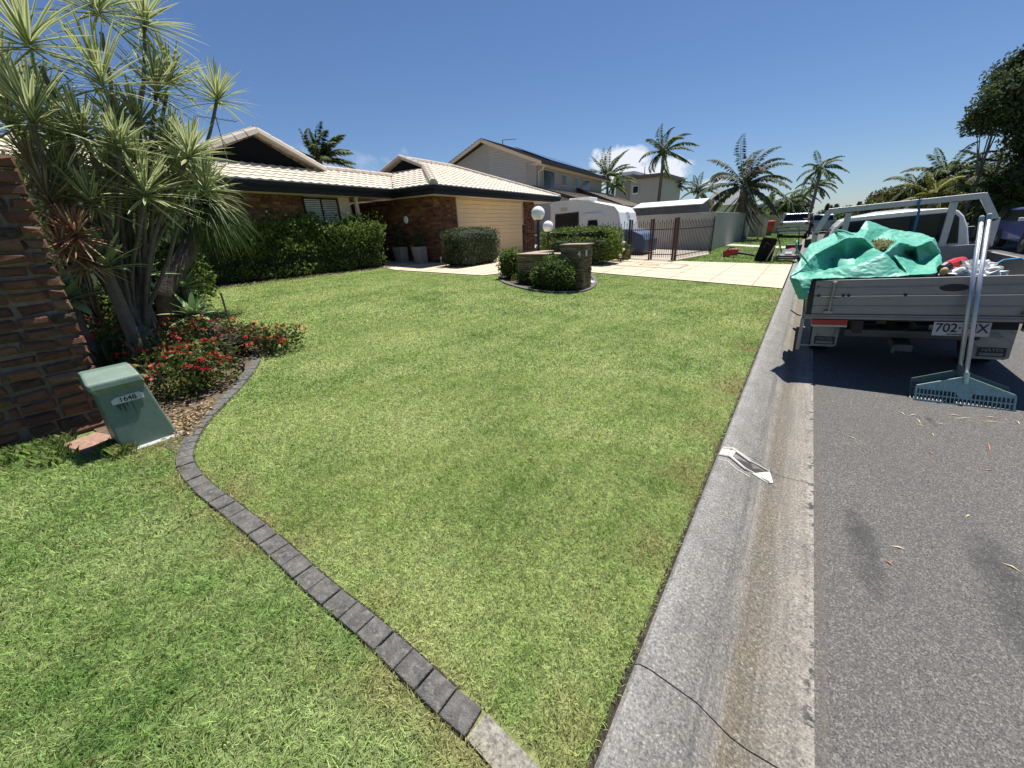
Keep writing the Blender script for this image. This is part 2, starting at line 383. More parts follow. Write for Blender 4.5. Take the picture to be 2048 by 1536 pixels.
def alu(name, col, rough):
    m, nt, p = newmat(name); f = obj_noise(nt, 1, 4, .6, None, (3, 3, 60)); f2 = obj_noise(nt, 6, 5, .7)
    c = mixc(nt, f, scl(col, .82), scl(col, 1.12)); c = mixc(nt, ramp(nt, f2, [(.5, (0, 0, 0)), (.75, (.5, .5, .5))]), c, scl(col, .6))
    nt.links.new(c, p.inputs['Base Color']); p.inputs['Metallic'].default_value = .75; p.inputs['Roughness'].default_value = rough
    return m
M_alu = alu('shaded_aluminium', (.29, .283, .277), .5); M_galv = alu('galvanised_tube', (.50, .53, .58), .42)  # tray aluminium darkened, its shade put into the colour
M_globe = mat('opal_globe', (.90, .91, .92), .2, var=.02)
M_bark = mat('palm_trunk', (.17, .14, .11), .95, var=.3, scale=10, bump=.8, bscale=30)
M_bark2 = mat('grey_stem', (.13, .11, .09), .9, var=.3, scale=12, bump=.6, bscale=40)
M_bark3 = mat('rough_bark', (.085, .065, .05), .95, var=.6, scale=14, bump=1, bscale=28)
M_red = mat('red_plastic', (.50, .03, .025), .35, var=.05)
M_fencered = mat('maroon_steel', (.055, .012, .012), .4); M_fenceblk = mat('black_steel', (.02, .016, .018), .4)
# ------------------------------------------------------------------ setting: ground, road, kerb, paths
def strip(name, xs, zs, y0, y1, m, ny=1, **k):
    V = []; F = []
    for j in range(ny + 1):
        y = y0 + (y1 - y0) * j / ny
        for x, z in zip(xs, zs): V.append((x, y, z))
    n = len(xs)
    for j in range(ny):
        for i in range(n - 1): F.append((j * n + i, j * n + i + 1, (j + 1) * n + i + 1, (j + 1) * n + i))
    mb = MB(); mb.add(V, F); return tag(mb.build(name, m, **k), kind='structure')
g = MB(); g.add([(-900, -300, -.6), (900, -300, -.6), (900, 1500, -.6), (-900, 1500, -.6)], [(0, 1, 2, 3)])
tag(g.build('ground', mat('far_ground', (.06, .08, .03), .95, var=.4, scale=.2)), kind='structure')
strip('lawn', [-13.9, -.272], [.56, gz(-.272)], 0.5, 260, M_turf)
strip('neutral_yard', [-200, -30, -13.9], [.9, .555, .555], -12, 260, mat('neutral_ground', (.26, .23, .19), .9, var=.2, scale=.6))  # neutral ground added to keep green bounce off the house walls
strip('neighbour_lawn', [-13.9, -.272], [.56, gz(-.272)], -12, .497, M_turf2)
strip('soil_gap', [-.275, -.25], [-.012, -.018], -6, 11.30, M_soil)
FARK = 8.3
strip('road', [.34, 2.2, 4.3, 6.4, FARK], [rz(.34), rz(2.2), rz(4.3), rz(4.3), rz(4.0)], -12, 300, M_asph)
strip('far_kerb', [FARK, FARK + .25, FARK + .42, FARK + .6], [rz(4.0), -.03, .09, .1], -12, 260, M_kerb)
strip('far_verge', [FARK + .6, FARK + 5, 60], [.1, .22, 1.0], -12, 260, M_turf2)
KX = [-.25, -.235, -.19, -.02, .06, .10, .15, .25, .34]; KZ = [-.02, -.004, .0, -.032, -.083, -.106, -.118, -.116, -.108]
ky = [-6, GZ(1270, 1322).y, 2.35 + .62, 5.35, 7.75, 10.15, 12.6, 15.0, 17.4, 19.8, 24.6, 29.4, 36, 50, 80, 140]
kb = MB()
for i in range(len(ky) - 1):
    a, b = ky[i] + .0028, ky[i + 1] - .0028
    V = [(x, y, z) for y in (a, b) for x, z in zip(KX, KZ)] + [(x, y, -.2) for y in (a, b) for x in (KX[0], KX[-1])]
    n = len(KX); F = [(j, j + 1, n + j + 1, n + j) for j in range(n - 1)]
    F += [tuple([2 * n, 2 * n + 1] + list(reversed(range(n)))), tuple([2 * n + 3, 2 * n + 2] + list(range(n, 2 * n))), (2 * n, 0, n, 2 * n + 2)]
    kb.add(V, F)
tag(kb.build('kerb', M_kerb, smooth=False), kind='structure')
tag(MB().box((.04, 60, -.16), (.57, 132, .06)).build('kerb_joint_dirt', M_soil), kind='structure')
# driveway: cream stencilled slab with sawn joints
def gp(l, dz=0.): return [Vector((p.x, p.y, gz(p.x) + dz)) for p in l]
drv = [Vector((-.27, 11.34, 0)), Vector((-.27, 17.26, 0)), G(1349, 523), G(1256, 519), G(1190, 517), Vector((-11.2, 17.3, 0)), Vector((-11.9, 17.3, 0)), Vector((-11.35, 11.4, 0)), Vector((-13.8, 11.2, 0)), G(750, 531), G(790, 541), G(870, 546), G(965, 552), G(1003, 548), G(1080, 536), G(1175, 545)]
def sheet(name, poly, m, dz, kind='structure', div=0):
    bm = bmesh.new(); vs = [bm.verts.new((p.x, p.y, 0)) for p in poly]
    for tri in tessellate_polygon([[Vector((p.x, p.y, 0)) for p in poly]]): bm.faces.new([vs[i] for i in tri])
    for _ in range(div): bmesh.ops.subdivide_edges(bm, edges=bm.edges[:], cuts=1, use_grid_fill=True)
    for v in bm.verts: v.co.z = gz(v.co.x) + dz
    bmesh.ops.recalc_face_normals(bm, faces=bm.faces)
    me = bpy.data.meshes.new(name); bm.to_mesh(me); bm.free(); me.materials.append(m)
    o = link(name, me); return tag(o, kind=kind)
sheet('driveway', drv, M_drive, .022)
def inpoly(P, poly):
    x, y = P[:, 0], P[:, 1]; r = np.zeros(len(P), bool); n = len(poly)
    for i in range(n):
        a, b = poly[i], poly[(i + 1) % n]
        if a.y == b.y: continue
        c = ((a.y > y) != (b.y > y)) & (x < (b.x - a.x) * (y - a.y) / (b.y - a.y) + a.x); r ^= c
    return r
jm = MB()
def line_in(a, b, w=.022, z=.026):
    n = 60; pts = np.array([[a[0] + (b[0] - a[0]) * i / n, a[1] + (b[1] - a[1]) * i / n] for i in range(n + 1)]); ins = inpoly(pts, drv)
    s = None
    for i in range(n + 1):
        if ins[i] and s is None: s = i
        if s is not None and (not ins[i] or i == n):
            e = i if ins[i] else i - 1
            if e > s: jm.bar((*pts[s], gz(pts[s][0]) + z), (*pts[e], gz(pts[e][0]) + z), w, .002)
            s = None
for k in range(12): line_in((-.9 - k * 1.02, 8), (-.9 - k * 1.02, 20))
for k in range(9): line_in((0, 12.1 + k * .98), (-14, 12.1 + k * .98), .014)
jm.build('driveway_joints', M_groove)['kind'] = 'structure'
di = MB(); c0 = G(1298, 531)
for s, w in ((1.0, .09), (.26, .07)):
    q = [Vector((c0.x + a * 1.15 * s, c0.y + b * .75 * s, 0)) for a, b in ((-1, -1), (1, -1), (1, 1), (-1, 1))]
    for i in range(4):
        a, b = q[i], q[(i + 1) % 4]; di.bar((a.x, a.y, gz(a.x) + .029), (b.x, b.y, gz(b.x) + .029), w, .002)
di.build('driveway_diamond_border', mat('grey_stencil', (.30, .25, .20), .8))['kind'] = 'structure'
# pale concrete path crossing the far verge
sheet('footpath', [Vector((-.27, 25.6, 0)), Vector((-.27, 27.4, 0)), Vector((-4.0, 28.6, 0)), Vector((-3.9, 26.9, 0))], M_conc, .014)
# ------------------------------------------------------------------ bed edging
EP = [(1062, 1570), (1010, 1500), (985, 1478), (910, 1420), (830, 1345), (745, 1265), (640, 1178), (540, 1085), (470, 1027), (415, 985), (378, 945), (370, 915), (382, 880), (408, 842), (445, 805), (480, 768), (505, 735), (512, 712), (500, 690), (470, 668), (440, 652), (412, 640), (395, 622), (385, 600)]
ctrl = [G(*p) for p in EP]
def resample(pts, step):
    out = [pts[0].copy()]; acc = 0
    P = []
    for i in range(len(pts) - 1):                 # Catmull-Rom
        p0, p1, p2, p3 = pts[max(i - 1, 0)], pts[i], pts[i + 1], pts[min(i + 2, len(pts) - 1)]
        for k in range(12):
            t = k / 12; P.append(.5 * ((2 * p1) + (p2 - p0) * t + (2 * p0 - 5 * p1 + 4 * p2 - p3) * t * t + (3 * p1 - p0 - 3 * p2 + p3) * t ** 3))
    P.append(pts[-1]); d = 0
    for a, b in zip(P, P[1:]):
        L = (b - a).length
        while d + L >= step and L > 0:
            t = (step - d) / L; a = a.lerp(b, t); out.append(a.copy()); L = (b - a).length; d = 0
        d += L
    return out
ep = resample(ctrl, .122)
eb = MB(); ew = .050
for i in range(2, len(ep) - 1):
    a, b = ep[i], ep[i + 1]; d = (b - a).normalized(); a = a + d * .0035; b = b - d * .0035
    def side(k): 
        q = (ep[min(k + 1, len(ep) - 1)] - ep[max(k - 1, 0)]).normalized(); return Vector((-q.y, q.x, 0)) * ew
    sa, sb = side(i), side(i + 1); zt = .022 + random.uniform(-.004, .004)
    base = [a + sa, a - sa, b - sb, b + sb]
    V = [Vector((p.x, p.y, gz(p.x) - .06)) for p in base] + [Vector((p.x, p.y, gz(p.x) + zt)) for p in base]
    eb.add(V, [(3, 2, 1, 0), (4, 5, 6, 7), (0, 1, 5, 4), (1, 2, 6, 5), (2, 3, 7, 6), (3, 0, 4, 7)])
o = eb.build('garden_edging', M_edge, bevel=.006); tag(o, 'grey concrete block edging curving between the two lawns and round the garden bed', 'edging')
e2 = MB(); pA, pB = ep[0], ep[2] + (ep[1] - ep[2]) * .06; e2.bar(pA + Vector((0, 0, -.004)), pB + Vector((0, 0, -.004)), .095, .03)
tag(e2.build('concrete_pad', mat('pebble_concrete', (.25, .23, .19), .9, var=.6, scale=60, bump=.8, bscale=120)), 'exposed pebble concrete end of the edging beside the kerb', 'edging')
se = MB()
for i in range(3, len(ep) - 1):                    # bare strip of soil on the lawn side
    a, b = ep[i], ep[i + 1]; d = (b - a).normalized(); n = Vector((-d.y, d.x, 0)); off = -1
    c, e = a + n * off * .055, b + n * off * .055
    se.bar((c.x, c.y, gz(c.x) + .004), (e.x, e.y, gz(e.x) + .003), .012, .004)
se.build('edging_soil', M_soil)['kind'] = 'structure'
# garden bed soil: between the edging, brick wall and hedge
bedpoly = [Vector((p.x, p.y, 0)) for p in ep if p.x < -3.35] + [G(372, 582), G(770, 533), Vector((-14.5, 9.8, 0)), Vector((-14.5, -2.0, 0)), Vector((-4.75, -2.0, 0)), Vector((-4.62, .30, 0)), Vector((-4.2, .32, 0)), G(330, 895)]
sheet('garden_bed', bedpoly, M_mulch, .012, div=3)
PB = [G(*p) for p in ((1000, 548), (1004, 563), (1035, 575), (1080, 584), (1130, 587), (1165, 584), (1185, 575), (1190, 562), (1178, 550), (1150, 545), (1080, 540))]
pbs = resample(PB + [PB[0]], .12)
sheet('planter_bed', pbs, M_mulch, .016)
pe = MB()
for i in range(len(pbs)):
    a, b = pbs[i], pbs[(i + 1) % len(pbs)]; pe.bar((a.x, a.y, gz(a.x) + .015), (b.x, b.y, gz(b.x) + .015), .10, .05)
tag(pe.build('planter_edging', M_edge), 'low mower edging looping round the stone planter bed', 'edging')
# ------------------------------------------------------------------ grass blades
def pip(P, poly): return inpoly(P, poly)
lawnR = [Vector((-.259, .57, 0))] + [Vector((p.x, p.y, 0)) + Vector((.02, .060, 0)) if p.x > -2.9 else Vector((p.x + .06, p.y + .025, 0)) for p in ep[1:]] + [G(372, 584), G(560, 560), G(770, 534), G(790, 543), G(870, 548), G(965, 554), G(1003, 550), G(1080, 538), G(1175, 547), Vector((-.259, 11.32, 0))]
lawnL = [Vector((-.262, -3.0, 0)), Vector((-.262, .44, 0))] + [Vector((p.x, p.y, 0)) + Vector((-.01, -.050, 0)) if p.x > -2.9 else Vector((p.x - .05, p.y - .012, 0)) for p in ep[1:] if p.y < .75 and p.x > -4] + [Vector((-3.85, .52, 0)), Vector((-3.95, .16, 0)), Vector((-4.40, .16, 0)), Vector((-4.56, .05, 0)), Vector((-4.56, -3, 0))]
lawnF = [Vector((-.30, 17.32, 0)), Vector((-.30, 25.5, 0)), Vector((-3.8, 26.8, 0)), Vector((-3.85, 22.8, 0)), Vector((-3.42, 20.4, 0)), Vector((-4.0, 16.75, 0))]
def vis(P):                                        # which ground points the photograph could see, with a wide margin
    d = (P - np.array([0, 0, H])) @ RB
    u = CX + FPX * d[:, 0] / np.maximum(d[:, 2], 1e-3); v = CY + FPX * d[:, 1] / np.maximum(d[:, 2], 1e-3)
    return (d[:, 2] > .1) & (u > -250) & (u < 2300) & (v < 1800)
def blades(name, poly, m, rings, hgt, excl=None, label=None, lean=.9):
    xs = [p.x for p in poly]; ys = [p.y for p in poly]; allV = []
    for r0, r1, dens, w, hh in rings:
        x0, x1, y0, y1 = max(min(xs), -r1), min(max(xs), r1), max(min(ys), -r1), min(max(ys), r1)
        if x1 <= x0 or y1 <= y0: continue
        n = int((x1 - x0) * (y1 - y0) * dens); P = np.empty((n, 3)); P[:, 0] = rng.uniform(x0, x1, n); P[:, 1] = rng.uniform(y0, y1, n); P[:, 2] = 0
        rr = np.hypot(P[:, 0], P[:, 1]); P = P[(rr >= r0) & (rr < r1)]
        P = P[pip(P, poly)]
        if excl is not None:
            for e in excl: P = P[~pip(P, e)]
        P[:, 2] = np.clip(SL * (-P[:, 0] - .25), 0, .56) + .001
        P = P[vis(P)]; n = len(P)
        cl = np.sin(P[:, 0] * 31 + np.sin(P[:, 1] * 23) * 2) * np.sin(P[:, 1] * 29 + P[:, 0] * 7)
        th = rng.uniform(0, 2 * np.pi, n); la = rng.uniform(.15, lean, n) * hgt * hh; ht = hgt * hh * rng.uniform(.45, 1.1, n) * (1 + .3 * cl)
        ph = th + rng.uniform(-1.2, 1.2, n); D = np.stack([np.cos(th), np.sin(th), 0 * th], 1); Wd = np.stack([-np.sin(ph), np.cos(ph), 0 * th], 1) * (w * rng.uniform(.6, 1.2, n))[:, None] / 2
        tip = P + D * la[:, None]; tip[:, 2] += ht
        mid = P + D * (la * .3)[:, None]; mid[:, 2] += ht * .62
        V = np.stack([P - Wd, P + Wd, mid + Wd * .8, tip, mid - Wd * .8], 1); allV.append(V.reshape(-1, 3))
    V = np.concatenate(allV); F = np.arange(len(V)).reshape(-1, 5)
    o = npmesh(name, V, F, m); tag(o, label, 'grass', kind='stuff'); return o
rr = [(0, 2.7, 26000, .0030, 1), (2.7, 4.2, 12000, .0045, 1), (4.2, 7, 4200, .009, 1.05), (7, 16.5, 2200, .016, 1.1)]
planter_hole = pbs
blades('lawn_grass', lawnR, M_blade, rr, .019, [planter_hole], 'short dense mown lawn in front of the brick house', 1.5)
rl = [(0, 2.6, 17000, .0032, 1), (2.6, 4, 9500, .0048, 1.1), (4, 6, 7500, .007, 1.3)]
blades('neighbour_grass', lawnL, M_blade2, rl, .026, None, 'slightly longer greener lawn on the near side of the edging', 2.0)
blades('verge_grass', lawnF, M_blade2, [(14, 30, 500, .03, 1)], .05, None, 'mown verge beyond the driveway beside the rendered wall')
blades('far_verge_grass', [Vector((-.30, 27.5, 0)), Vector((-.30, 48, 0)), Vector((-4.2, 48, 0)), Vector((-4.0, 36, 0)), Vector((-3.78, 28.7, 0))], M_blade2, [(14, 60, 260, .05, 1)], .07, None, 'grass verge past the pale path around the parked silver truck')
# tufts left long against the brick wall and round the service pillar
tf = []
for k in range(46):
    p = G(*random.choice([(random.uniform(0, 130), random.uniform(885, 925)), (random.uniform(225, 250), random.uniform(900, 912)), (random.uniform(0, 120), random.uniform(895, 930))]))
    n = 60; th = rng.uniform(0, 2 * np.pi, n); L = rng.uniform(.05, .13, n); P = np.array([p.x, p.y, gz(p.x)]) + np.stack([rng.normal(0, .03, n), rng.normal(0, .03, n), 0 * th], 1)
    D = np.stack([np.cos(th), np.sin(th), 0 * th], 1); Wd = np.stack([-np.sin(th), np.cos(th), 0 * th], 1) * .0022
    tip = P + D * (L * .45)[:, None]; tip[:, 2] += L * .75; mid = P + D * (L * .15)[:, None]; mid[:, 2] += L * .5
    tf.append(np.stack([P - Wd, P + Wd, mid + Wd, tip, mid - Wd], 1).reshape(-1, 3))
V = np.concatenate(tf); tag(npmesh('grass_tufts', V, np.arange(len(V)).reshape(-1, 5), M_blade2), 'long untrimmed grass growing against the foot of the brick wall', 'grass', kind='stuff')
# ------------------------------------------------------------------ leaves
def leaf_np(P, size, flat=0., aspect=2.2, up=None, curl=.25):
    """n little folded leaves: two quads each sharing the midrib -> V,F"""
    n = len(P); size = np.broadcast_to(size, (n,))
    d = rng.normal(size=(n, 3)); 
    if up is not None: d += np.asarray(up) 
    d[:, 2] *= (1 - flat); d /= np.linalg.norm(d, axis=1)[:, None] + 1e-9
    r = rng.normal(size=(n, 3)); s = np.cross(d, r); s /= np.linalg.norm(s, axis=1)[:, None] + 1e-9; nn = np.cross(d, s)
    L = size[:, None]; Wd = L / aspect
    a = P; t = P + d * L; m = P + d * L * .45 - nn * L * curl * .3
    l = m + s * Wd * .5 + nn * L * curl * .3; rt = m - s * Wd * .5 + nn * L * curl * .3
    V = np.stack([a, l, t, rt], 1).reshape(-1, 3); F = np.arange(4 * n).reshape(-1, 4)
    return V, F
M_hedge = leafmat('hedge_leaf', [(.055, .09, .02), (.09, .14, .03), (.15, .21, .05), (.25, .30, .08), (.10, .155, .035)], .4)
M_boxhedge = leafmat('box_leaf', [(.03, .05, .02), (.05, .08, .03), (.08, .115, .045), (.14, .165, .09)])
M_lime = leafmat('lime_leaf', [(.06, .12, .015), (.10, .17, .02), (.15, .23, .03), (.20, .27, .04)])
M_mid = leafmat('shrub_leaf', [(.04, .08, .015), (.07, .12, .02), (.11, .17, .03), (.17, .21, .05)])
M_treeleaf = leafmat('tree_leaf', [(.03, .05, .016), (.055, .08, .025), (.09, .12, .045), (.13, .155, .07)])
M_core = mat('foliage_shade', (.02, .028, .01), .95, var=.4, scale=8)  # solid filler cores inside foliage, inner shade painted as dark green
def shell(c, ax, n, k=.25, pw=2.0, bottom=True):
    """points in the outer part of a super-ellipsoid"""
    d = rng.normal(size=(n, 3)); d /= np.linalg.norm(d, axis=1)[:, None]
    q = 1 / (np.sum(np.abs(d) ** pw, axis=1) ** (1 / pw)); r = q * (1 - k * rng.random(n) ** 1.6)
    return np.array(c) + d * r[:, None] * np.array(ax)
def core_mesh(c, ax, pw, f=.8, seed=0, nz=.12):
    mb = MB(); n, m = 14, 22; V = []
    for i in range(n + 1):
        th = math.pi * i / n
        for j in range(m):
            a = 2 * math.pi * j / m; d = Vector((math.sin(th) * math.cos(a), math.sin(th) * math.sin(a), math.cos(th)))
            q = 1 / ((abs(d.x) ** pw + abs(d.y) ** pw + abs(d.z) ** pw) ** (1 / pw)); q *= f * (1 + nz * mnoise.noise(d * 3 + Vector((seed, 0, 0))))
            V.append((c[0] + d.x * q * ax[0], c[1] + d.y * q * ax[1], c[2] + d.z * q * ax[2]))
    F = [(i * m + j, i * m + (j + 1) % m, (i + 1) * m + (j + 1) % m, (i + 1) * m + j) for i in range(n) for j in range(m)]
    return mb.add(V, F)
def rotz(P, c, a):
    ca, sa = math.cos(a), math.sin(a); Q = P - np.array(c); Q = np.stack([Q[:, 0] * ca - Q[:, 1] * sa, Q[:, 0] * sa + Q[:, 1] * ca, Q[:, 2]], 1); return Q + np.array(c)
def shrub(name, label, cat, c, ax, n, size, m, pw=2.4, k=.3, lumps=0, group=None, rot=0, stem=True, flat=0, core=.78, up=(0, 0, .5), aspect=2.2):
    base = (c[0], c[1], gz(c[0])); t = thing(name, label, cat, base, group)
    P = shell(c, ax, n, k, pw)
    if lumps:
        f = np.array([mnoise.noise(Vector(p) * 1.6 / max(ax[2], .3) + Vector((c[0], 0, 0))) for p in P]); P = np.array(c) + (P - np.array(c)) * (1 + lumps * f)[:, None]
    if rot: P = rotz(P, c, rot)
    P = P[P[:, 2] > base[2] + .01]
    V, F = leaf_np(P, size * rng.uniform(.6, 1.3, len(P)), flat, aspect, up)
    npmesh('foliage', V, F, m, t)
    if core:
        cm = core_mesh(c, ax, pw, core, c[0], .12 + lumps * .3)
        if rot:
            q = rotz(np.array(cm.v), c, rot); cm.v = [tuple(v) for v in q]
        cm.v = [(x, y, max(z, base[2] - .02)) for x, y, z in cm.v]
        cm.build('shade_core', M_core, t)
    if stem:
        s = MB()
        for i in range(4):
            a = i * 1.7; s.tube([(base[0] + .05 * math.cos(a), base[1] + .05 * math.sin(a), base[2] - .02), (c[0] + ax[0] * .4 * math.cos(a), c[1] + ax[1] * .4 * math.sin(a), c[2])], [.02, .012], 6)
        s.build('stem', M_bark2, t)
    return t
# ------------------------------------------------------------------ brick walls made of single bricks
def brick_face(mb, O, U, Nn, L, Ht, bl=.23, bh=.076, gap=.01, dep=.05, rough=.004, openings=(), edge=None, joint=None):
    """bricks on the plane through O with length direction U, outward normal Nn; each brick is an island"""
    O = Vector(O); U = Vector(U).normalized(); Nn = Vector(Nn).normalized(); Z = Vector((0, 0, 1)); nrow = round(Ht / (bh + gap))
    for r in range(nrow):
        z = r * (bh + gap); u = -(bl + gap) * (.5 if r % 2 else 0) + random.uniform(-.01, .01); ul = L if edge is None else edge(z)
        while u < ul - .02:
            w = bl * random.uniform(.93, 1.05); w = (ul - u) if ul - (u + w + gap) < .07 else w; a, b = max(u, 0), min(u + w, ul)
            if joint is not None:
                j = joint(z)
                if a < j < b: 
                    if j - a > .05: b = j - .009; w = b - u
                    else: a = j + .009
            if b - a > .03 and not any(o[0] < (a + b) / 2 < o[1] and o[2] < z + bh / 2 < o[3] for o in openings):
                j = lambda s=rough: random.uniform(-s, s)
                pr = random.uniform(-rough, rough * 1.5); vs = []
                ch = .006 + rough
                for (uu, zz) in ((a, z), (b, z), (b, z + bh), (a, z + bh)):
                    vs.append(O + U * (uu + j()) + Z * (zz + j()) - Nn * dep)
                for (uu, zz) in ((a, z), (b, z), (b, z + bh), (a, z + bh)):
                    vs.append(O + U * (uu + j()) + Z * (zz + j()) + Nn * (pr - ch + j() * .5))
                for (uu, zz) in ((a + ch, z + ch), (b - ch, z + ch), (b - ch, z + bh - ch), (a + ch, z + bh - ch)):
                    vs.append(O + U * (uu + j()) + Z * (zz + j()) + Nn * (pr + j() * .5))
                fs = [(8, 9, 10, 11)] + [(i, (i + 1) % 4, (i + 1) % 4 + 4, i + 4) for i in range(4)] + [(i + 4, (i + 1) % 4 + 4, (i + 1) % 4 + 8, i + 8) for i in range(4)]
                mb.add(vs, fs)
            u += w + gap
# ---- brick boundary wall at the left edge of the picture
WX = -4.6
wall = thing('brick_wall', 'brown clinker brick wall with raked mortar at the left edge beside the green service pillar', 'wall', (WX, .4, .17))
bm1 = MB(); y_end = lambda z: 2.9 + .42 + z * .045
brick_face(bm1, (WX, -2.9, .08), (0, 1, 0), (1, 0, 0), 3.32, 2.12, bl=.165, bh=.066, gap=.024, rough=.011, edge=lambda z: 3.34 + z * .05, joint=lambda z: 2.88 + .03 * z)
brick_face(bm1, (WX - .02, .43, .08), (-1, 0.0, 0), (0, 1, 0), .46, 2.12, bl=.16, bh=.066, gap=.024, rough=.011)
bm1.build('bricks', M_brick, wall)
bm1 = MB(); bm1.add([(WX - .03, -2.9, .02), (WX - .03, .40, .02), (WX - .5, .40, .02), (WX - .5, -2.9, .02), (WX - .03, -2.9, 2.13), (WX - .03, .50, 2.13), (WX - .5, .50, 2.15), (WX - .5, -2.9, 2.15)], [(0, 3, 2, 1), (4, 5, 6, 7), (0, 1, 5, 4), (1, 2, 6, 5), (2, 3, 7, 6), (3, 0, 4, 7)])
bm1.build('mortar_core', M_mortar, wall)
cp = MB()
for i in range(13):
    y = -2.85 + i * .255; cp.box((WX - .235, y + .12, 2.175), (.46, .235, .07), Matrix.Rotation(random.uniform(-.02, .02), 3, 'X'))
cp.build('coping', M_brick, wall, bevel=.012)
pv = G(186, 893); tag(MB().box((pv.x - .05, pv.y, pv.z + .012), (.30, .23, .05), Matrix.Rotation(.3, 3, 'Z')).build('loose_brick', mat('pink_paver', (.30, .18, .13), .9, var=.3, scale=30, bump=.5), bevel=.01), 'loose pinkish brick lying in the grass at the foot of the service pillar', 'brick')
# ---- green service pillar
pb = thing('service_pillar', 'green plastic electrical service pillar with a sloped lid and number 1648', 'utility box', (-4.05, .5, .16))
M_pit = mat('green_pillar_plastic', (.12, .18, .14), .5, var=.15, scale=6, bump=.1, bscale=40, dirt=(.16, .22, .18))
M_pit2 = mat('pale_base', (.40, .42, .38), .8)
pm = MB()
def ring(z, x0, x1, y0, y1): return [(x0, y0, z), (x1, y0, z), (x1, y1, z), (x0, y1, z)]
rings = [ring(.15, -4.20, -3.90, .34, .685), ring(.625, -4.14, -3.945, .345, .62), ring(.645, -4.14, -3.92, .32, .622), ring(.70, -4.14, -3.93, .315, .61), ring(.765, -4.16, -4.06, .325, .60)]
V = [p for r_ in rings for p in r_]; F = [(i * 4 + j, i * 4 + (j + 1) % 4, i * 4 + 4 + (j + 1) % 4, i * 4 + 4 + j) for i in range(4) for j in range(4)] + [(3, 2, 1, 0), (16, 17, 18, 19)]
pm.add(V, F).build('body', M_pit, pb, bevel=.014, seg=3)
MB().box((-4.03, .515, .155), (.36, .43, .03)).build('base', M_pit2, pb, bevel=.008)
fx = lambda z: -3.90 - (z - .15) * .0947
zc = .545; P0 = Vector((fx(zc) + .004, .488, zc))
fr = frame(P0, (0, 1, 0), (-.0947, 0, 1))
lb = MB(); lab = [(-.085, -.026), (.095, -.026), (.098, .012), (.075, .028), (-.06, .024), (-.088, .006)]
lb.prism([fr @ Vector((a, b, 0)) for a, b in lab], fr.to_3x3() @ Vector((0, 0, .002))).build('number_label', mat('label_white', (.55, .56, .55), .5, dirt=(.30, .32, .30), scale=14), pb)
text('number', '1648', .052, M_black, frame(P0 + Vector((.003, 0.004, -.001)), (0, 1, 0), (-.0947, 0, 1)), pb, sx=.95)
st = MB()
for (y, w, h) in ((.455, .02, .07), (.475, .012, .04), (.505, .008, .11), (.43, .03, .05)):
    z1 = zc - .028; st.quad((fx(z1) + .0025, y - w / 2, z1), (fx(z1) + .0025, y + w / 2, z1), (fx(z1 - h) + .0025, y + w / 6, z1 - h), (fx(z1 - h) + .0025, y, z1 - h))
st.build('dirt_streak', mat('dirt_streak', (.05, .08, .06), .8), pb)
# ------------------------------------------------------------------ roofs
def tiles(mb, poly, up, P3, run=.335, pitch=.364, wave=.30, amp=.020, ris=.030, du=.075):
    """poly in plan (a,b); up = unit plan vector pointing up the slope; P3(a,b,h)->world with h above eave plane. z = pitch*v"""
    up = Vector(up); U = Vector((-up.y, up.x)); pts = [Vector(p) for p in poly]
    us = [p.dot(U) for p in pts]; vs = [p.dot(up) for p in pts]; v0, v1 = min(vs), max(vs)
    def rng_u(v):
        xs = []
        for i in range(len(pts)):
            a, b = vs[i], vs[(i + 1) % len(pts)]
            if (a - v) * (b - v) <= 0 and a != b:
                t = (v - a) / (b - a); xs.append(us[i] + (us[(i + 1) % len(pts)] - us[i]) * t)
        return (min(xs), max(xs)) if len(xs) > 1 else None
    v = v0
    while v < v1 - .02:
        w = min(v + run, v1); A = rng_u(v + .004); B = rng_u(w - .004)
        if A is None or B is None: v += run; continue
        lo, hi = min(A[0], B[0]), max(A[1], B[1]); n = int(math.ceil((hi - lo) / du)); k0 = math.floor(lo / du)
        rows = []
        for (vv, (ua, ub), hh) in ((v, A, 0), (v, A, ris), (w, B, .004)):
            row = []
            for i in range(n + 2):
                u0 = (k0 + i) * du; u = min(max(u0, ua), ub); c = math.cos(2 * math.pi * u / wave); wv = amp * (c if c > 0 else c * .4)
                q = up * vv + U * u; row.append(P3(q.x, q.y, pitch * (vv - v0) + hh + wv + (.0 if hh else -.02)))
            rows.append(row)
        b = len(mb.v); m = n + 2
        for r_ in rows: mb.v += [tuple(p) for p in r_]
        for rr_ in (0, 1):
            for i in range(m - 1): mb.f.append((b + rr_ * m + i, b + rr_ * m + i + 1, b + (rr_ + 1) * m + i + 1, b + (rr_ + 1) * m + i))
        v += run
    return mb
def caps(mb, a, b, r=.12, seg=.38):
    a, b = Vector(a), Vector(b); L = (b - a).length; n = max(1, int(L / seg)); d = (b - a) / n; dn = d.normalized(); s = dn.cross(Vector((0, 0, 1))).normalized(); u = s.cross(dn)
    for i in range(n):
        p = a + d * i; q = p + d * 1.04
        pr = [(-1, -.35), (-.75, .35), (-.3, .72), (.3, .72), (.75, .35), (1, -.35)]
        V = [p + s * x * r * 1.05 + u * z * r * 1.05 for x, z in pr] + [q + s * x * r * .95 + u * z * r * .95 for x, z in pr]
        mb.add(V, [(j, j + 1, j + 7, j + 6) for j in range(5)] + [(0, 1, 2, 3, 4, 5), (11, 10, 9, 8, 7, 6), (0, 6, 11, 5)])
    return mb
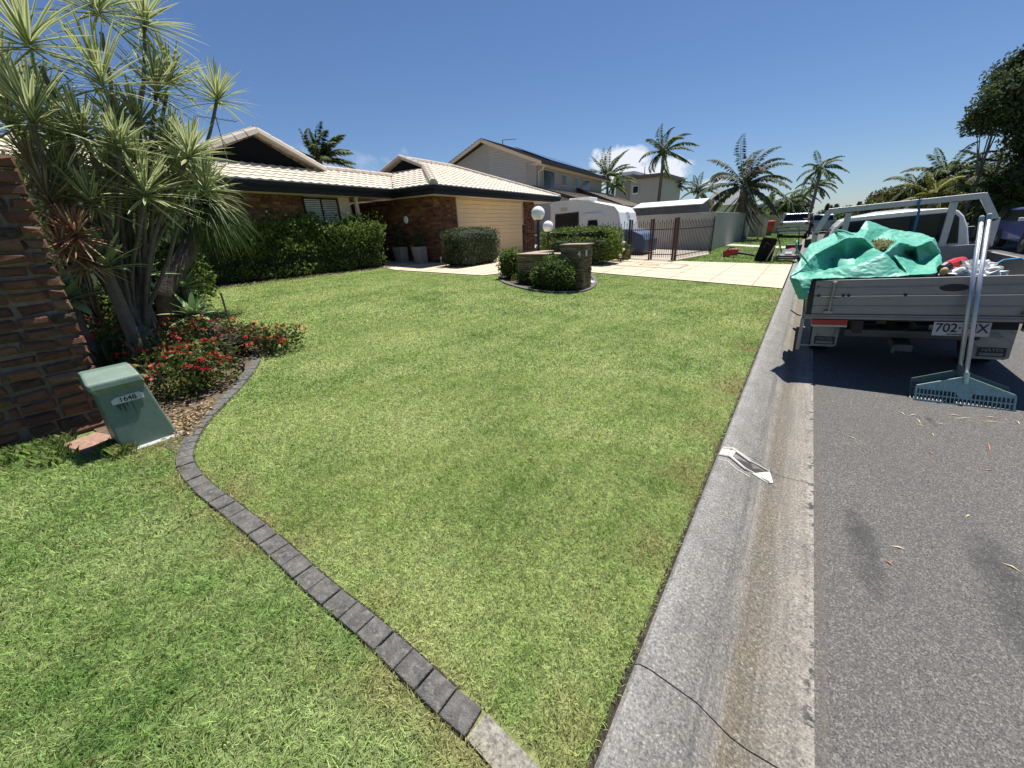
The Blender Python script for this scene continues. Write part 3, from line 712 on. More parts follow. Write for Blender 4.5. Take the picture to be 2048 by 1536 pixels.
# ------------------------------------------------------------------ the low brick house
GO = Vector((-10.85, 10.75, 0)); e1 = Vector((-.078, .997, 0)); e2 = Vector((-.997, -.078, 0)); EZ = 3.13; SZ = 2.85
def HL(a, b, z=0.): p = GO + e1 * a + e2 * b; return Vector((p.x, p.y, z))
house = thing('brick_house', 'low brick house with cream tiled roof and a wide cream garage door', 'house', (-13, 11, .5))
wb = MB()
brick_face(wb, HL(.57, .57, .42), e1, -e2, 1.30, 2.43, rough=.003)
brick_face(wb, HL(7.25, .57, .42), e1, -e2, 1.25, 2.43, rough=.003)
brick_face(wb, HL(.57, 5.2, .42), -e2, -e1, 4.63, 2.43, rough=.003)
WO = HL(-1.55, 2.60, .42)
brick_face(wb, WO, -e1, -e2, 9.0, 2.43, rough=.003, openings=[(.12, 1.62, 1.15, 2.43)])
brick_face(wb, HL(.55, 5.2, .42), -e1, -e2, 2.2, 2.43, rough=.003)
wb.build('brickwork', M_hbrick, house)
wc = MB()
def hbox(mb, a0, a1, b0, b1, z0, z1): 
    return mb.prism([HL(a0, b0, z0), HL(a1, b0, z0), HL(a1, b1, z0), HL(a0, b1, z0)], (0, 0, z1 - z0))
hbox(wc, .60, 1.86, .60, .75, .3, 2.85); hbox(wc, 7.26, 8.48, .60, .75, .3, 2.85); hbox(wc, .60, .75, .76, 5.2, .3, 2.85); hbox(wc, 8.36, 8.48, .76, 7, .3, 2.85)
hbox(wc, -10.5, -3.2, 2.63, 2.75, .3, 2.85); hbox(wc, -1.67, -1.56, 2.63, 5.1, .3, 2.85); hbox(wc, -3.2, -1.67, 2.63, 2.75, .3, 1.55); hbox(wc, -1.7, .59, 5.21, 5.3, .3, 2.85)
wc.build('wall', M_mortar, house)
# white render panel beside the window and the entry post
pn = MB(); hbox(pn, -2.00, -1.56, 2.55, 2.60, .4, 2.84); pn.build('rendered_panel', M_cream, house)
pn = MB(); hbox(pn, -1.50, -1.40, 2.30, 2.40, .4, 2.84); pn.build('porch_post', M_cream, house)
# window with blind
def window(a0, a1, b, z0, z1, n=2):
    f = MB(); t = .05
    for (x0, x1, y0, y1) in ((a0, a1, z0, z0 + t), (a0, a1, z1 - t, z1), (a0, a0 + t, z0 + t, z1 - t), (a1 - t, a1, z0 + t, z1 - t), ((a0 + a1) / 2 - t / 2, (a0 + a1) / 2 + t / 2, z0 + t, z1 - t)):
        hbox(f, x0, x1, b - .03, b + .03, y0, y1)
    fo = f.build('window_frame', M_fascia, house)
    g_ = MB(); hbox(g_, a0 + t, a1 - t, b + .005, b + .012, z0 + t, z1 - t); 
    bl = MB(); z = z0 + t + .02
    while z < z1 - t: hbox(bl, a0 + t, a1 - t, b - .012, b - .002, z, z + .032); z += .055
    bl.build('blind', M_blind, fo); g_.build('pane', M_glass, fo)
window(-3.30, -2.02, 2.60, 1.55, 2.80)
# garage door: thirteen horizontal ribs
gd = MB(); nz_ = 14; z0, z1 = .42, 2.78
for i in range(nz_):
    za = z0 + (z1 - z0) * i / nz_; zb = z0 + (z1 - z0) * (i + 1) / nz_
    hbox(gd, 1.92, 7.22, .60, .66, za + .006, zb - .006)
hbox(gd, 1.90, 7.24, .625, .70, z0, z1)
gd.build('garage_door', M_garage, house, bevel=.006)
gf = MB(); hbox(gf, 1.875, 1.915, .555, .66, .42, 2.84); hbox(gf, 7.225, 7.26, .555, .66, .42, 2.84); hbox(gf, 1.915, 7.225, .56, .66, 2.785, 2.84); gf.build('garage_frame', M_cream, house)
# soffits
sf = MB(); hbox(sf, .02, 10.4, .02, .62, SZ, SZ + .03); hbox(sf, .021, .62, .625, 2.05, SZ, SZ + .03); hbox(sf, -10.5, .019, 2.04, 5.3, SZ + .001, SZ + .031); hbox(sf, 8.4, 10.4, .63, 4, SZ, SZ + .03)
sf.build('soffit', M_soffit, house)
# fascia and gutter, gutter as a proud moulded lip
fa = MB(); 
for (p, q) in ((HL(-10.5, 2.02), HL(-.003, 2.02)), (HL(0, 2.02), HL(0, 0)), (HL(0, 0), HL(10.45, 0)), (HL(10.45, 0), HL(10.45, 8))):
    d = (q - p).normalized(); n = Vector((d.y, -d.x, 0))
    if n.dot(-e2) < 0 and abs(n.dot(e2)) > .5: n = -n
    if abs(n.dot(e1)) > .5 and p.x > -14 and (p - HL(10.45, 0)).length > .1: n = -e1
    L = (q - p).length
    for (o0, o1, za, zb) in ((0, .025, SZ - .012, SZ + .13), (.0, .075, SZ + .131, SZ + .17), (0, .115, SZ + .171, EZ - .015)):
        a = p + n * o0; b = q + n * o0; ext = n * (o1 - o0)
        P = [a - d * (.0), b + d * (.0), b + d * (.0) + ext, a + ext]
        if (q - HL(0, 0)).length < .1: P[2] = P[2] + d * (o1)
        if (p - HL(0, 0)).length < .1: P[3] = P[3] - d * (o1)
        fa.prism([Vector((v.x, v.y, za)) for v in P], (0, 0, zb - za))
fa.build('gutter', M_fascia, house)
def RP(z0): return lambda a, b, h: HL(a, b, z0 + h)
rt = MB()
tiles(rt, [(-.06, -.06), (10.5, -.06), (6.3, 4.15), (2.85, 4.15), (2.85, 2.85)], (0, 1), RP(EZ))
tiles(rt, [(-.06, -.06), (2.85, 2.85), (2.85, 5.45), (2.04, 5.0), (2.04, 4.06), (-.06, 1.96)], (1, 0), RP(EZ))
tiles(rt, [(-10.5, 1.96), (-.06, 1.96), (2.04, 4.06), (-10.5, 4.06)], (0, 1), RP(EZ))
tiles(rt, [(-10.5, 6.16), (2.04, 6.16), (2.04, 4.08), (-10.5, 4.08)], (0, -1), RP(EZ))
tiles(rt, [(2.84, 8.3), (10.4, 8.3), (6.3, 4.17), (2.84, 4.17)], (0, -1), RP(EZ))
tiles(rt, [(10.45, 0), (10.45, 8.3), (6.32, 4.17)], (-1, 0), RP(EZ))
# gablet roof over the wing: ridge runs back from the street
gz0 = 3.80; ga, gw, gp_ = -3.68, 1.95, .40; gh = gw * gp_
tiles(rt, [(ga - gw, 3.62), (ga, 3.62), (ga, 7.5), (ga - gw, 7.5)], (1, 0), RP(gz0 + .06), pitch=gp_)
tiles(rt, [(ga + gw, 3.62), (ga, 3.62), (ga, 7.5), (ga + gw, 7.5)], (-1, 0), RP(gz0 + .06), pitch=gp_)
rt.build('roof', M_tile, house)
rc = MB(); zz = lambda v: EZ + .364 * v + .06
caps(rc, HL(-.02, -.02, EZ + .05), HL(2.85, 2.85, zz(2.85)), .17, .42); caps(rc, HL(2.75, 4.15, zz(4.15)), HL(6.3, 4.15, zz(4.15))); caps(rc, HL(6.3, 4.15, zz(4.15)), HL(10.45, 0, EZ + .05))
caps(rc, HL(-1.9, 4.06, zz(2.04)), HL(2.04, 4.06, zz(2.04))); caps(rc, HL(ga, 3.6, gz0 + gh + .12), HL(ga, 7.5, gz0 + gh + .12))
for s in (-1, 1): caps(rc, HL(ga + s * (gw + .15), 3.56, gz0 - .01), HL(ga, 3.56, gz0 + gh + .07), .16, .36)
caps(rc, HL(2.78, 2.75, zz(2.75)), HL(2.78, 4.15, zz(4.15) + .02), .14, .36); caps(rc, HL(2.78, 5.55, zz(2.75)), HL(2.78, 4.15, zz(4.15) + .02), .14, .36)
rc.build('ridge_cap', M_tilecap, house)
gb = MB(); gb.prism([HL(ga - gw + .1, 3.78, gz0 - .08), HL(ga + gw - .1, 3.78, gz0 - .08), HL(ga, 3.78, gz0 + gh - .03)], e2 * .06); gb.build('gable_board', M_gabfill, house); gb = MB(); gb.prism([HL(2.95, 2.9, zz(2.6)), HL(2.95, 5.4, zz(2.6)), HL(2.95, 4.15, zz(4.1) - .04)], e1 * .05)
gb.build('gable_board', M_gabfill, house)
vl = MB(); vl.bar(HL(0.02, 2.0, EZ + .035), HL(2.04, 4.04, zz(2.04) - .03), .06, .02); vl.build('valley_gutter', M_fascia, house)
wl = MB(); pwl = HL(.50, 2.25, 0); q = AY(837, 437, pwl.y); wl.ball((pwl.x + .25, pwl.y, 2.1), .11, 12, (1.1, .5, 1.3)); wl.build('wall_light', M_globe, house)
# television aerial on the wing roof
an = MB(); ap = AY(432, 236, 5.6); an.tube([(ap.x, ap.y, 3.6), (ap.x, ap.y, ap.z + .05)], .014, 6)
a0 = AY(392, 232, 5.4); a1 = AY(472, 243, 5.9); an.tube([a0, a1], .010, 6); dd = (a1 - a0); 
for i in range(9):
    c = a0 + dd * (i / 8); an.tube([c - Vector((.16, .0, 0)), c + Vector((.16, 0, 0))], .004, 5)
an.tube([AY(425, 240, 5.6), AY(432, 250, 5.6), AY(441, 244, 5.65)], .004, 5)
an.build('aerial', mat('aerial_metal', (.12, .12, .13), .5, .5), house)
# ------------------------------------------------------------------ second house: two storeys, grey weatherboard
h2 = thing('two_storey_house', 'two storey grey weatherboard house with dark tiled roof behind the brick house', 'house', (-17, 28, .56))
M_wb = mat('grey_weatherboard', (.40, .385, .375), .7, var=.05); M_pan = mat('grey_panel', (.33, .32, .31), .8, var=.05); M_dtile = mat('dark_tile', (.075, .062, .052), .85, var=.35, scale=5, bump=.4); M_btile = mat('brown_tile', (.25, .20, .15), .85, var=.2, scale=4, bump=.4, dirt=(.17, .14, .11))
f1 = Vector((-.10, .995, 0)); f2 = Vector((-.995, -.10, 0)); O2 = Vector((-15.2, 25.3, 0))
def H2(a, b, z=0.): p = O2 + f1 * a + f2 * b; return Vector((p.x, p.y, z))
def pbox(mb, F_, a0, a1, b0, b1, z0, z1): return mb.prism([F_(a0, b0, z0), F_(a1, b0, z0), F_(a1, b1, z0), F_(a0, b1, z0)], (0, 0, z1 - z0))
EZ2 = 5.62; rp = .40; RB2 = 4.4                    # upper eave height, slope, ridge depth
zr = EZ2 + rp * RB2
w2 = MB(); w2.prism([H2(0, .5, .4), H2(0, 2 * RB2 - .5, .4), H2(0, 2 * RB2 - .5, EZ2 + .12), H2(0, RB2, zr - .12), H2(0, .5, EZ2 + .12)], f1 * 14.3)
w2.build('wall', M_pan, h2)
sd = MB()                                         # lapped boards on the gable wall
for i in range(26):
    z = 3.0 + i * .17; b1 = RB2 - .2
    if z > EZ2 + .1: 
        b0 = (z - EZ2 + .1) / rp + .1
    else: b0 = 1.2
    if b0 < b1: sd.prism([H2(-.045, b0, z), H2(-.045, b1, z), H2(-.02, b1, z + .16), H2(-.02, b0, z + .16)], f1 * .03)
sd.build('weatherboards', M_wb, h2)
rf = MB()
for (b0, b1, za, zb) in ((-.15, RB2, EZ2 - .06, zr), (2 * RB2 + .15, RB2, EZ2 - .06, zr)):
    n = 16
    for i in range(n):
        t0, t1 = i / n, (i + 1) / n
        P = lambda t, h: (b0 + (b1 - b0) * t, za + (zb - za) * t + h)
        (ba, z_a), (bb, z_b) = P(t0, .11), P(t1, .07)
        rf.prism([H2(-.6, ba, z_a), H2(-.6, bb, z_b), H2(-.6, bb, z_b - .05), H2(-.6, ba, z_a - .09)], f1 * 15.4)
rf.build('roof', M_dtile, h2)
sp = MB(); t0, t1 = .25, .9
sp.add([H2(3.4, b, EZ2 + rp * b + .16 + k) for k in (0, .04) for b in (1.0, 3.9)] + [H2(13.6, b, EZ2 + rp * b + .16 + k) for k in (0, .04) for b in (1.0, 3.9)], [(0, 1, 3, 2), (4, 6, 7, 5), (0, 4, 5, 1), (2, 3, 7, 6), (0, 2, 6, 4), (1, 5, 7, 3)])
sp.build('solar_panel', mat('solar_glass', (.03, .035, .06), .08, spec=1), h2)
bg2 = MB()
for (p, q) in ((H2(-.62, -.18, EZ2 - .13), H2(-.62, RB2, zr - .07)), (H2(-.62, 2 * RB2 + .1, EZ2 - .13), H2(-.62, RB2, zr - .07))): bg2.bar(p, q, .04, .2)
bg2.build('bargeboard', M_cream, h2)
sf2 = MB(); pbox(sf2, H2, -.6, 14.8, -.1, .5, EZ2 - .16, EZ2 - .12); sf2.prism([H2(-.58, 0, EZ2 - .12), H2(-.58, RB2, zr - .12), H2(-.58, RB2, zr - .08), H2(-.58, 0, EZ2 - .08)], f1 * .58); sf2.build('soffit', M_soffit, h2)
gt = MB(); pbox(gt, H2, -.6, 14.8, -.24, -.11, EZ2 - .14, EZ2 + .0); gt.build('gutter', M_dark, h2)
dp = MB(); dp.tube([H2(.1, -.1, EZ2 - .15), H2(.15, .1, EZ2 - .4), H2(.2, .42, EZ2 - .5), H2(.2, .42, 3.4)], .05, 8); dp.build('downpipe', M_cream, h2)
for (a0, a1, z0_, z1_) in ((1.0, 2.9, 4.1, 5.35), (4.3, 5.2, 4.5, 5.3), (6.9, 7.9, 4.4, 5.3), (8.7, 10.6, 4.4, 5.3)):
    f = MB(); pbox(f, H2, a0, a1, .44, .49, z0_, z1_); fo = f.build('window_frame', M_cream, h2)
    f = MB(); pbox(f, H2, a0 + .06, (a0 + a1) / 2 - .03, .42, .436, z0_ + .06, z1_ - .06); pbox(f, H2, (a0 + a1) / 2 + .03, a1 - .06, .42, .436, z0_ + .06, z1_ - .06); f.build('pane', M_glass, fo)
f = MB(); pbox(f, H2, -.06, -.02, 4.7, 5.1, 3.4, 4.6); f.build('window', M_glass, h2)
lr = MB(); zl = 3.95                              # lower roofs over the ground floor, two steps
for (a0, a1, b1, z1_, b0, z0_) in ((-.6, 7.5, .45, 4.15, -4.0, 2.75), (7.55, 16.5, .45, 4.45, -3.4, 2.95)):
    n = 13
    for i in range(n):
        ta, tb = i / n, (i + 1) / n; ba, bb = b0 + (b1 - b0) * ta, b0 + (b1 - b0) * tb; za, zb = z0_ + (z1_ - z0_) * ta, z0_ + (z1_ - z0_) * tb
        lr.prism([H2(a0, ba, za + .07), H2(a0, bb, zb + .03), H2(a0, bb, zb - .03), H2(a0, ba, za - .03)], f1 * (a1 - a0))
lr.build('lower_roof', M_btile, h2)
lb_ = MB()
for (a0, b1, z1_, b0, z0_) in ((-.66, .45, 4.15, -4.0, 2.75), (7.48, .45, 4.45, -3.4, 2.95)): lb_.bar(H2(a0, b0, z0_), H2(a0, b1, z1_), .06, .2)
lb_.build('lower_bargeboard', M_dark, h2)
lw = MB(); pbox(lw, H2, -.1, 15.5, -3.2, .4, .4, 2.7); lw.prism([H2(-.1, -3.2, 2.7), H2(-.1, .4, 2.7), H2(-.1, .4, 4.05), H2(-.1, -3.2, 2.92)], f1 * 7.5); lw.build('ground_floor_wall', M_wb, h2)
an = MB(); p = AY(1005, 280, 27.5); an.tube([(p.x, p.y, zr - .6), (p.x, p.y, p.z)], .03, 5); an.tube([p, AY(1032, 278, 28.5)], .02, 5); an.build('aerial', M_dark, h2)
# ------------------------------------------------------------------ pale flat-roofed house beyond
h3 = thing('pale_house', 'pale boxy two storey house with flat roofs beyond the palm trunk', 'house', (-18, 50, .5))
M_pale = mat('pale_render', (.46, .42, .38), .8, var=.04)
def boxpx(px0, py0, px1, py1, Y, dep): 
    a = AY(px0, py0, Y); b = AY(px1, py1, Y); return (a.x, Y, b.z), (b.x, Y + dep, a.z)
a, b = boxpx(1262, 360, 1318, 400, 50, 9); MB().bx((a[0], a[1], .3), b).build('wall', M_pale, h3)
a2, b2 = boxpx(1232, 353, 1264, 400, 51, 9); MB().bx((a2[0], a2[1], .3), b2).build('wall', mat('grey_block', (.30, .27, .25), .8), h3)
MB().bx((a[0] - .4, a[1] - .6, b[2]), (b[0] + .5, b[1], b[2] + .35)).build('roof', mat('brown_fascia', (.16, .11, .09), .6), h3)
MB().bx((a2[0] - .2, a2[1] - .6, b2[2]), (b2[0] + .3, b2[1], b2[2] + .3)).build('roof', M_white, h3)
w0, w1 = AY(1265, 372, 49.9), AY(1277, 388, 49.9); f = MB().bx((w0.x, 49.9, w1.z), (w1.x, 49.96, w0.z)).build('window', M_white, h3); MB().bx((w0.x + .1, 49.85, w1.z + .15), (w1.x - .1, 49.89, w0.z - .1)).build('pane', M_glass, f)
p = AY(1290, 333, 51); MB().tube([(p.x, p.y, p.z), (p.x, p.y, b[2])], .04, 5).build('aerial', M_dark, h3)
# low white roofs between the shed and the palm
h4 = thing('dark_roofed_house', 'house with dark tiled hip roof behind the rendered wall', 'house', (-9, 50, .5))
p0, p1, p2 = AY(1415, 400, 46), AY(1452, 384, 50), AY(1487, 408, 46)
MB().bx((p0.x, 46, .4), (p2.x, 54, p2.z)).build('wall', M_white, h4)
rr_ = MB(); zt = p1.z; rr_.add([(p0.x - .6, 45.4, p2.z), (p2.x + .6, 45.4, p2.z), (p2.x + .6, 54.6, p2.z), (p0.x - .6, 54.6, p2.z), (p1.x - .8, 50, zt + .3), (p1.x + .8, 50, zt + .3)], [(0, 1, 5, 4), (1, 2, 5), (2, 3, 4, 5), (3, 0, 4), (3, 2, 1, 0)]); rr_.build('roof', mat('slate_roof', (.07, .075, .09), .7), h4)
# ------------------------------------------------------------------ caravan
cv = thing('caravan', 'white caravan with dark side window behind the maroon fence', 'caravan', (-8.4, 19.4, .3))
CY0, CD = 18.3, 2.3
prof = [AY(u, v, CY0) for u, v in ((1100, 512), (1100, 410), (1108, 405), (1155, 400), (1186, 405), (1229, 414), (1237, 425), (1245, 470), (1248, 508))]
cb = MB(); cb.prism(prof, (0, CD, 0)); cb.build('body', M_vanwhite, cv, bevel=.06, seg=3)
p = [AY(u, v, CY0 - .03) for u, v in ((1110, 429), (1157, 424), (1157, 457), (1110, 461))]
wf = MB().prism(p, (0, .04, 0)).build('window', M_black, cv); p = [AY(u, v, CY0 - .045) for u, v in ((1113, 432), (1154, 427), (1154, 454), (1113, 458))]; MB().prism(p, (0, .012, 0)).build('pane', M_glass, wf)
p = [AY(u, v, CY0 - .03) for u, v in ((1176, 441), (1194, 440), (1194, 458), (1176, 458))]; MB().prism(p, (0, .03, 0)).build('window', M_glass, cv)
p = [AY(u, v, CY0 - .05) for u, v in ((1167, 428), (1203, 425), (1203, 432), (1167, 435))]; MB().prism(p, (0, .05, 0)).build('awning_box', M_white, cv)
p = [AY(u, v, CY0 - .03) for u, v in ((1121, 416), (1134, 415), (1134, 422), (1121, 423))]; MB().prism(p, (0, .03, 0)).build('vent', mat('vent_cream', (.5, .47, .38), .6), cv)
rl = MB(); pr2 = prof[1:8]
for a_, b_ in zip(pr2, pr2[1:]): rl.bar(a_ + Vector((0, -.012, 0)), b_ + Vector((0, -.012, 0)), .05, .05, (0, 1, 0))
rl.build('trim', M_white, cv)
rv = MB().bx((prof[2].x + .5, CY0 + .6, prof[3].z - .03), (prof[2].x + 1.6, CY0 + 1.5, prof[3].z + .13)); rv.build('roof_hatch', M_white, cv, bevel=.03)
# emblem on the sloping nose
nn0, nn1 = prof[5], prof[7]; em = MB(); c_ = (nn0 + nn1) / 2 + Vector((.03, 1.1, .25)); dn_ = (nn1 - nn0).normalized(); ny = Vector((0, 1, 0))
for k in (-1, 0, 1): em.bar(c_ + ny * (.12 * k) - dn_ * .15, c_ + ny * (.12 * k + .1) + dn_ * .12, .05, .01, (1, 0, .2))
em.build('emblem', mat('silver_emblem', (.4, .42, .45), .4), cv)
bc = MB(); q = [AY(u, v, CY0 + .15) for u, v in ((1243, 506), (1241, 458), (1262, 459), (1284, 468), (1290, 480), (1288, 506))]; bc.prism(q, (0, 1.9, 0)); tag(bc.build('boot_cover', mat('blue_canvas', (.05, .09, .16), .55, var=.2), bevel=.08, seg=3), 'blue canvas cover over the front boot and drawbar of the caravan', 'cover')
wt = MB(); 
for xx in (prof[3].x - .3,): wt.lathe((xx, CY0 + .12, .62), [(.1, -.1), (.33, -.1), (.36, -.05), (.36, .05), (.33, .1), (.1, .1)], 18, Matrix.Rotation(R(90), 3, 'X'))
wt.build('wheel', M_rubber, cv)
# ------------------------------------------------------------------ fences
def fence(name, label, A, B, z0, z1, mtl, n, spear=True, group=None, rails=(.12, .80), post=True, postw=.065, cat='fence', ph=.12):
    A, B = Vector(A), Vector(B); t = thing(name, label, cat, (A.x, A.y, gz(A.x)), group); d = (B - A); L = d.length; dn_ = d.normalized()
    r = MB()
    for k in rails: z = z0 + (z1 - z0) * k; r.bar((A.x, A.y, z), (B.x, B.y, z), .035, .03)
    r.build('rail', mtl, t)
    pk = MB()
    for i in range(1, n):
        p = A.lerp(B, i / n); hh = z1 - (0 if i % 2 == 0 else .07); pk.tube([(p.x, p.y, z0 + .04), (p.x, p.y, hh)], .011, 6)
        if spear: pk.lathe((p.x, p.y, hh), [(.010, -.01), (.020, .01), (.012, .03), (.001, .085)], 6)
    pk.build('pickets', mtl, t)
    if post:
        for p in (A, B): MB().bx((p.x - postw / 2, p.y - postw / 2, gz(p.x) - .1), (p.x + postw / 2, p.y + postw / 2, z1 + ph)).build('post', mtl, t)
    return t
PA = Vector((-5.93, 16.62, 0)); PB_ = Vector((-5.05, 16.66, 0)); PC = Vector((-4.08, 16.66, 0)); PD = Vector((-3.47, 20.35, 0))
fence('metal_fence', 'dark spear topped metal fence behind the lit hedge in front of the caravan', (-11.0, 16.45, 0), PA, .35, 1.62, M_fenceblk, 44)
fence('fence_gate', 'left leaf of the maroon spear topped driveway gate', PA + Vector((.09, 0, 0)), PB_ - Vector((.04, 0, 0)), .28, 1.60, M_fencered, 10, postw=.05, cat='gate', group='maroon driveway gate leaves')
fence('fence_gate', 'right leaf of the maroon spear topped driveway gate', PB_ + Vector((.05, 0, 0)), PC - Vector((.10, 0, 0)), .24, 1.60, M_fencered, 10, postw=.07, cat='gate', group='maroon driveway gate leaves')
fence('metal_fence', 'black spear topped fence panel between the gate post and the rendered wall', PC + Vector((.0, .10, 0)), PD, .18, 1.60, M_fenceblk, 24, post=True, postw=.05)
gpst = MB().bx((PC.x - .035, PC.y - .06, gz(PC.x) - .1), (PC.x + .035, PC.y + .02, 1.74)); tag(gpst.build('gate_post', M_fencered, bevel=.006), 'thick maroon square post at the street end of the gate', 'gate post')
# ------------------------------------------------------------------ rendered boundary wall, shed
rw = thing('rendered_wall', 'tall grey rendered boundary wall with a corner beyond the driveway', 'wall', (-3.9, 22.9, .15))
mw = MB(); mw.bx((-3.98, 22.83, 0), (-3.82, 35.6, 1.93)); mw.build('side_panel', M_render, rw, bevel=.01)
mw = MB(); mw.bx((-12.5, 22.86, 0), (-3.99, 23.02, 1.955)); mw.build('front_panel', mat('rendered_wall_front', (.40, .37, .32), .9, var=.10, scale=1.2, bump=.2, bscale=50, dirt=(.30, .28, .24)), rw, bevel=.01)
cp = MB(); cp.bx((-4.0, 35.62, 0), (-3.7, 35.9, 2.0)); cp.build('pier', M_white, rw)
sh = thing('garden_shed', 'low grey corrugated metal shed with pale roof behind the rendered wall', 'shed', (-7, 24.6, .3))
ys = 24.2
r0, r1_ = AY(1285, 405, 25.6), AY(1413, 396.5, 25.6); zR = r1_.z; xl, xr = r0.x, r1_.x; ze = AY(1402, 407, ys).z
cor = MB(); k = 0; x = xl
while x < xr - .05: cor.bx((x, ys + (.0 if k % 2 else .025), .2), (x + .055, ys + .05, ze)); x += .055; k += 1
cor.build('front_wall', mat('shed_wall', (.13, .12, .12), .6), sh)
MB().prism([(xr - .04, ys + .05, .2), (xr - .04, 27.1, .2), (xr - .04, 27.1, ze), (xr - .04, 25.65, zR - .05), (xr - .04, ys + .05, ze)], (-.05, 0, 0)).build('end_wall', mat('shed_end', (.22, .20, .18), .6), sh)
rf_ = MB(); rf_.prism([(xl - .1, ys - .15, ze - .01), (xl - .1, 25.65, zR), (xl - .1, 27.3, ze - .03), (xl - .1, 27.3, ze - .05), (xl - .1, 25.65, zR - .04), (xl - .1, ys - .15, ze - .05)], (xr - xl + .25, 0, 0)); rf_.build('roof', mat('shed_roof', (.52, .53, .54), .5, .2), sh)
# distant low walls, piers and neighbours' fronts on the left side of the street
def far_wall(label, px0, px1, pyb, pyt, X, m):
    a = AX(px0, pyb, X); b = AX(px1, pyb, X); z = AX(px0, pyt, X).z; o = MB().bx((X - .2, a.y, 0), (X, b.y, z)).build('front_wall', m, bevel=.02); return tag(o, label, 'wall')
sheet('yard_slab', [Vector((-4.15, 16.72, 0)), Vector((-3.55, 20.4, 0)), Vector((-4.0, 22.8, 0)), Vector((-13.9, 22.8, 0)), Vector((-13.9, 16.5, 0))], mat('yard_slab', (.36, .31, .25), .9), .012)
tag(MB().bx((-4.6, 38.8, 0), (-2.9, 39.1, 1.85)).build('front_wall', mat('tan_render', (.30, .28, .25), .9)), 'short tan return wall just past the pale pier', 'wall')  # even tan render, slightly darker than the long wall
tag(MB().bx((-3.0, 38.2, 0), (-2.72, 38.5, 1.95)).build('gate_pier', M_pale, bevel=.02), 'slim pale pier standing on the verge left of the red bin', 'pier')
tag(MB().bx((-3.35, 46.5, 0), (-2.2, 46.8, 1.75)).build('front_wall', mat('tan_wall', (.36, .31, .24), .9, var=.1)), 'tan rendered wall behind the red bin', 'wall')
tag(MB().bx((-2.2, 46.3, 0), (-1.75, 46.75, 1.9)).build('gate_pier', mat('grey_pier', (.48, .49, .48), .8), bevel=.02), 'broad grey pier beside the silver utility truck', 'pier')
tag(MB().lathe((-2.9, 34.4, .1), [(.06, 0), (.06, 1.0), (.09, 1.02), (.09, 1.18), (.02, 1.25)], 10).build('bollard', M_cream), 'small cream capped post against the end of the grey wall', 'post')
rb = thing('wheelie_bin', 'bright red bin standing against the tan wall', 'bin', (-2.9, 41.5, .1))
MB().prism([(-3.2, 41.2, .45), (-2.5, 41.2, .45), (-2.45, 41.2, 1.05), (-3.25, 41.2, 1.05)], (0, .6, 0)).build('body', M_red, rb, bevel=.04)
MB().bx((-3.28, 41.15, 1.05), (-2.42, 41.85, 1.3)).build('lid', M_red, rb, bevel=.08); MB().bx((-3.15, 41.25, .08), (-2.55, 41.75, .45)).build('base', mat('green_base', (.06, .14, .10), .6), rb)
fh = thing('low_flat_house', 'low flat roofed grey house front behind the silver utility truck', 'house', (-4, 62, .2))
MB().bx((-7.5, 60, 0), (-1.2, 68, 2.7)).build('wall', mat('dark_grey_wall', (.10, .11, .12), .7), fh); MB().bx((-8, 59, 2.7), (-.9, 69, 3.0)).build('roof', mat('grey_metal_roof', (.33, .35, .36), .5), fh)
for xx in (-6.2, -4.4, -2.6): MB().bx((xx, 59.9, .9), (xx + 1.2, 59.97, 2.3)).build('window', M_glass, fh)
# ------------------------------------------------------------------ stone planter with house number
pl = thing('stone_planter', 'low stacked stone planter wall with a taller pillar carrying a house number', 'planter', (-5, 8.9, .2))
def stone_block(mb, x0, x1, y0, y1, z0, z1):
    for (O, U, Nn, L) in (((x0, y0, z0), (1, 0, 0), (0, -1, 0), x1 - x0), ((x1, y0, z0), (0, 1, 0), (1, 0, 0), y1 - y0), ((x0, y1, z0), (0, -1, 0), (-1, 0, 0), y1 - y0)):
        O = Vector(O); U = Vector(U); Nn = Vector(Nn); z = z0
        while z < z1 - .015:
            h = min(random.uniform(.028, .065), z1 - z); u = 0
            while u < L - .02:
                w = min(random.uniform(.08, .30), L - u)
                if L - u - w < .05: w = L - u
                pr = random.uniform(0, .028); j = lambda: random.uniform(-.004, .004)
                a = O + U * (u + .002) + Vector((0, 0, z - z0 + .002)); e = U * (w - .004); up = Vector((0, 0, h - .004))
                q = [a, a + e, a + e + up, a + up]; ff = [v + Nn * (pr + j()) for v in (a + e * .04 + up * .1, a + e * .96 + up * .06, a + e * .95 + up * .9, a + e * .05 + up * .93)]
                mb.add([v - Nn * .05 for v in q] + q + ff, [(4, 5, 9, 8), (5, 6, 10, 9), (6, 7, 11, 10), (7, 4, 8, 11), (8, 9, 10, 11), (0, 1, 5, 4), (1, 2, 6, 5), (2, 3, 7, 6), (3, 0, 4, 7)]); u += w
            z += h
pb0 = G(1165, 582); PX1, PYF = pb0.x, pb0.y + .02; px0_ = AY(1122, 492, PYF).x; ptop = AY(1148, 491, PYF).z
sm = MB(); stone_block(sm, px0_, PX1, PYF, PYF + .42, .02, ptop)
wx0 = AY(1036, 540, PYF + .15).x; wtop = AY(1080, 510, PYF + .15).z; stone_block(sm, wx0, px0_ - .03, PYF + .15, PYF + .55, .05, wtop)
stone_block(sm, wx0 - .02, wx0 + .3, PYF + .56, PYF + 1.5, .05, wtop)
sm.build('stonework', M_stone, pl)
ci = MB(); ci.bx((px0_ + .04, PYF + .04, .02), (PX1 - .04, PYF + .40, ptop - .02)); ci.bx((wx0 + .04, PYF + .19, .02), (px0_ - .0, PYF + .53, wtop - .02)); ci.build('mortar_core', M_mortar, pl)
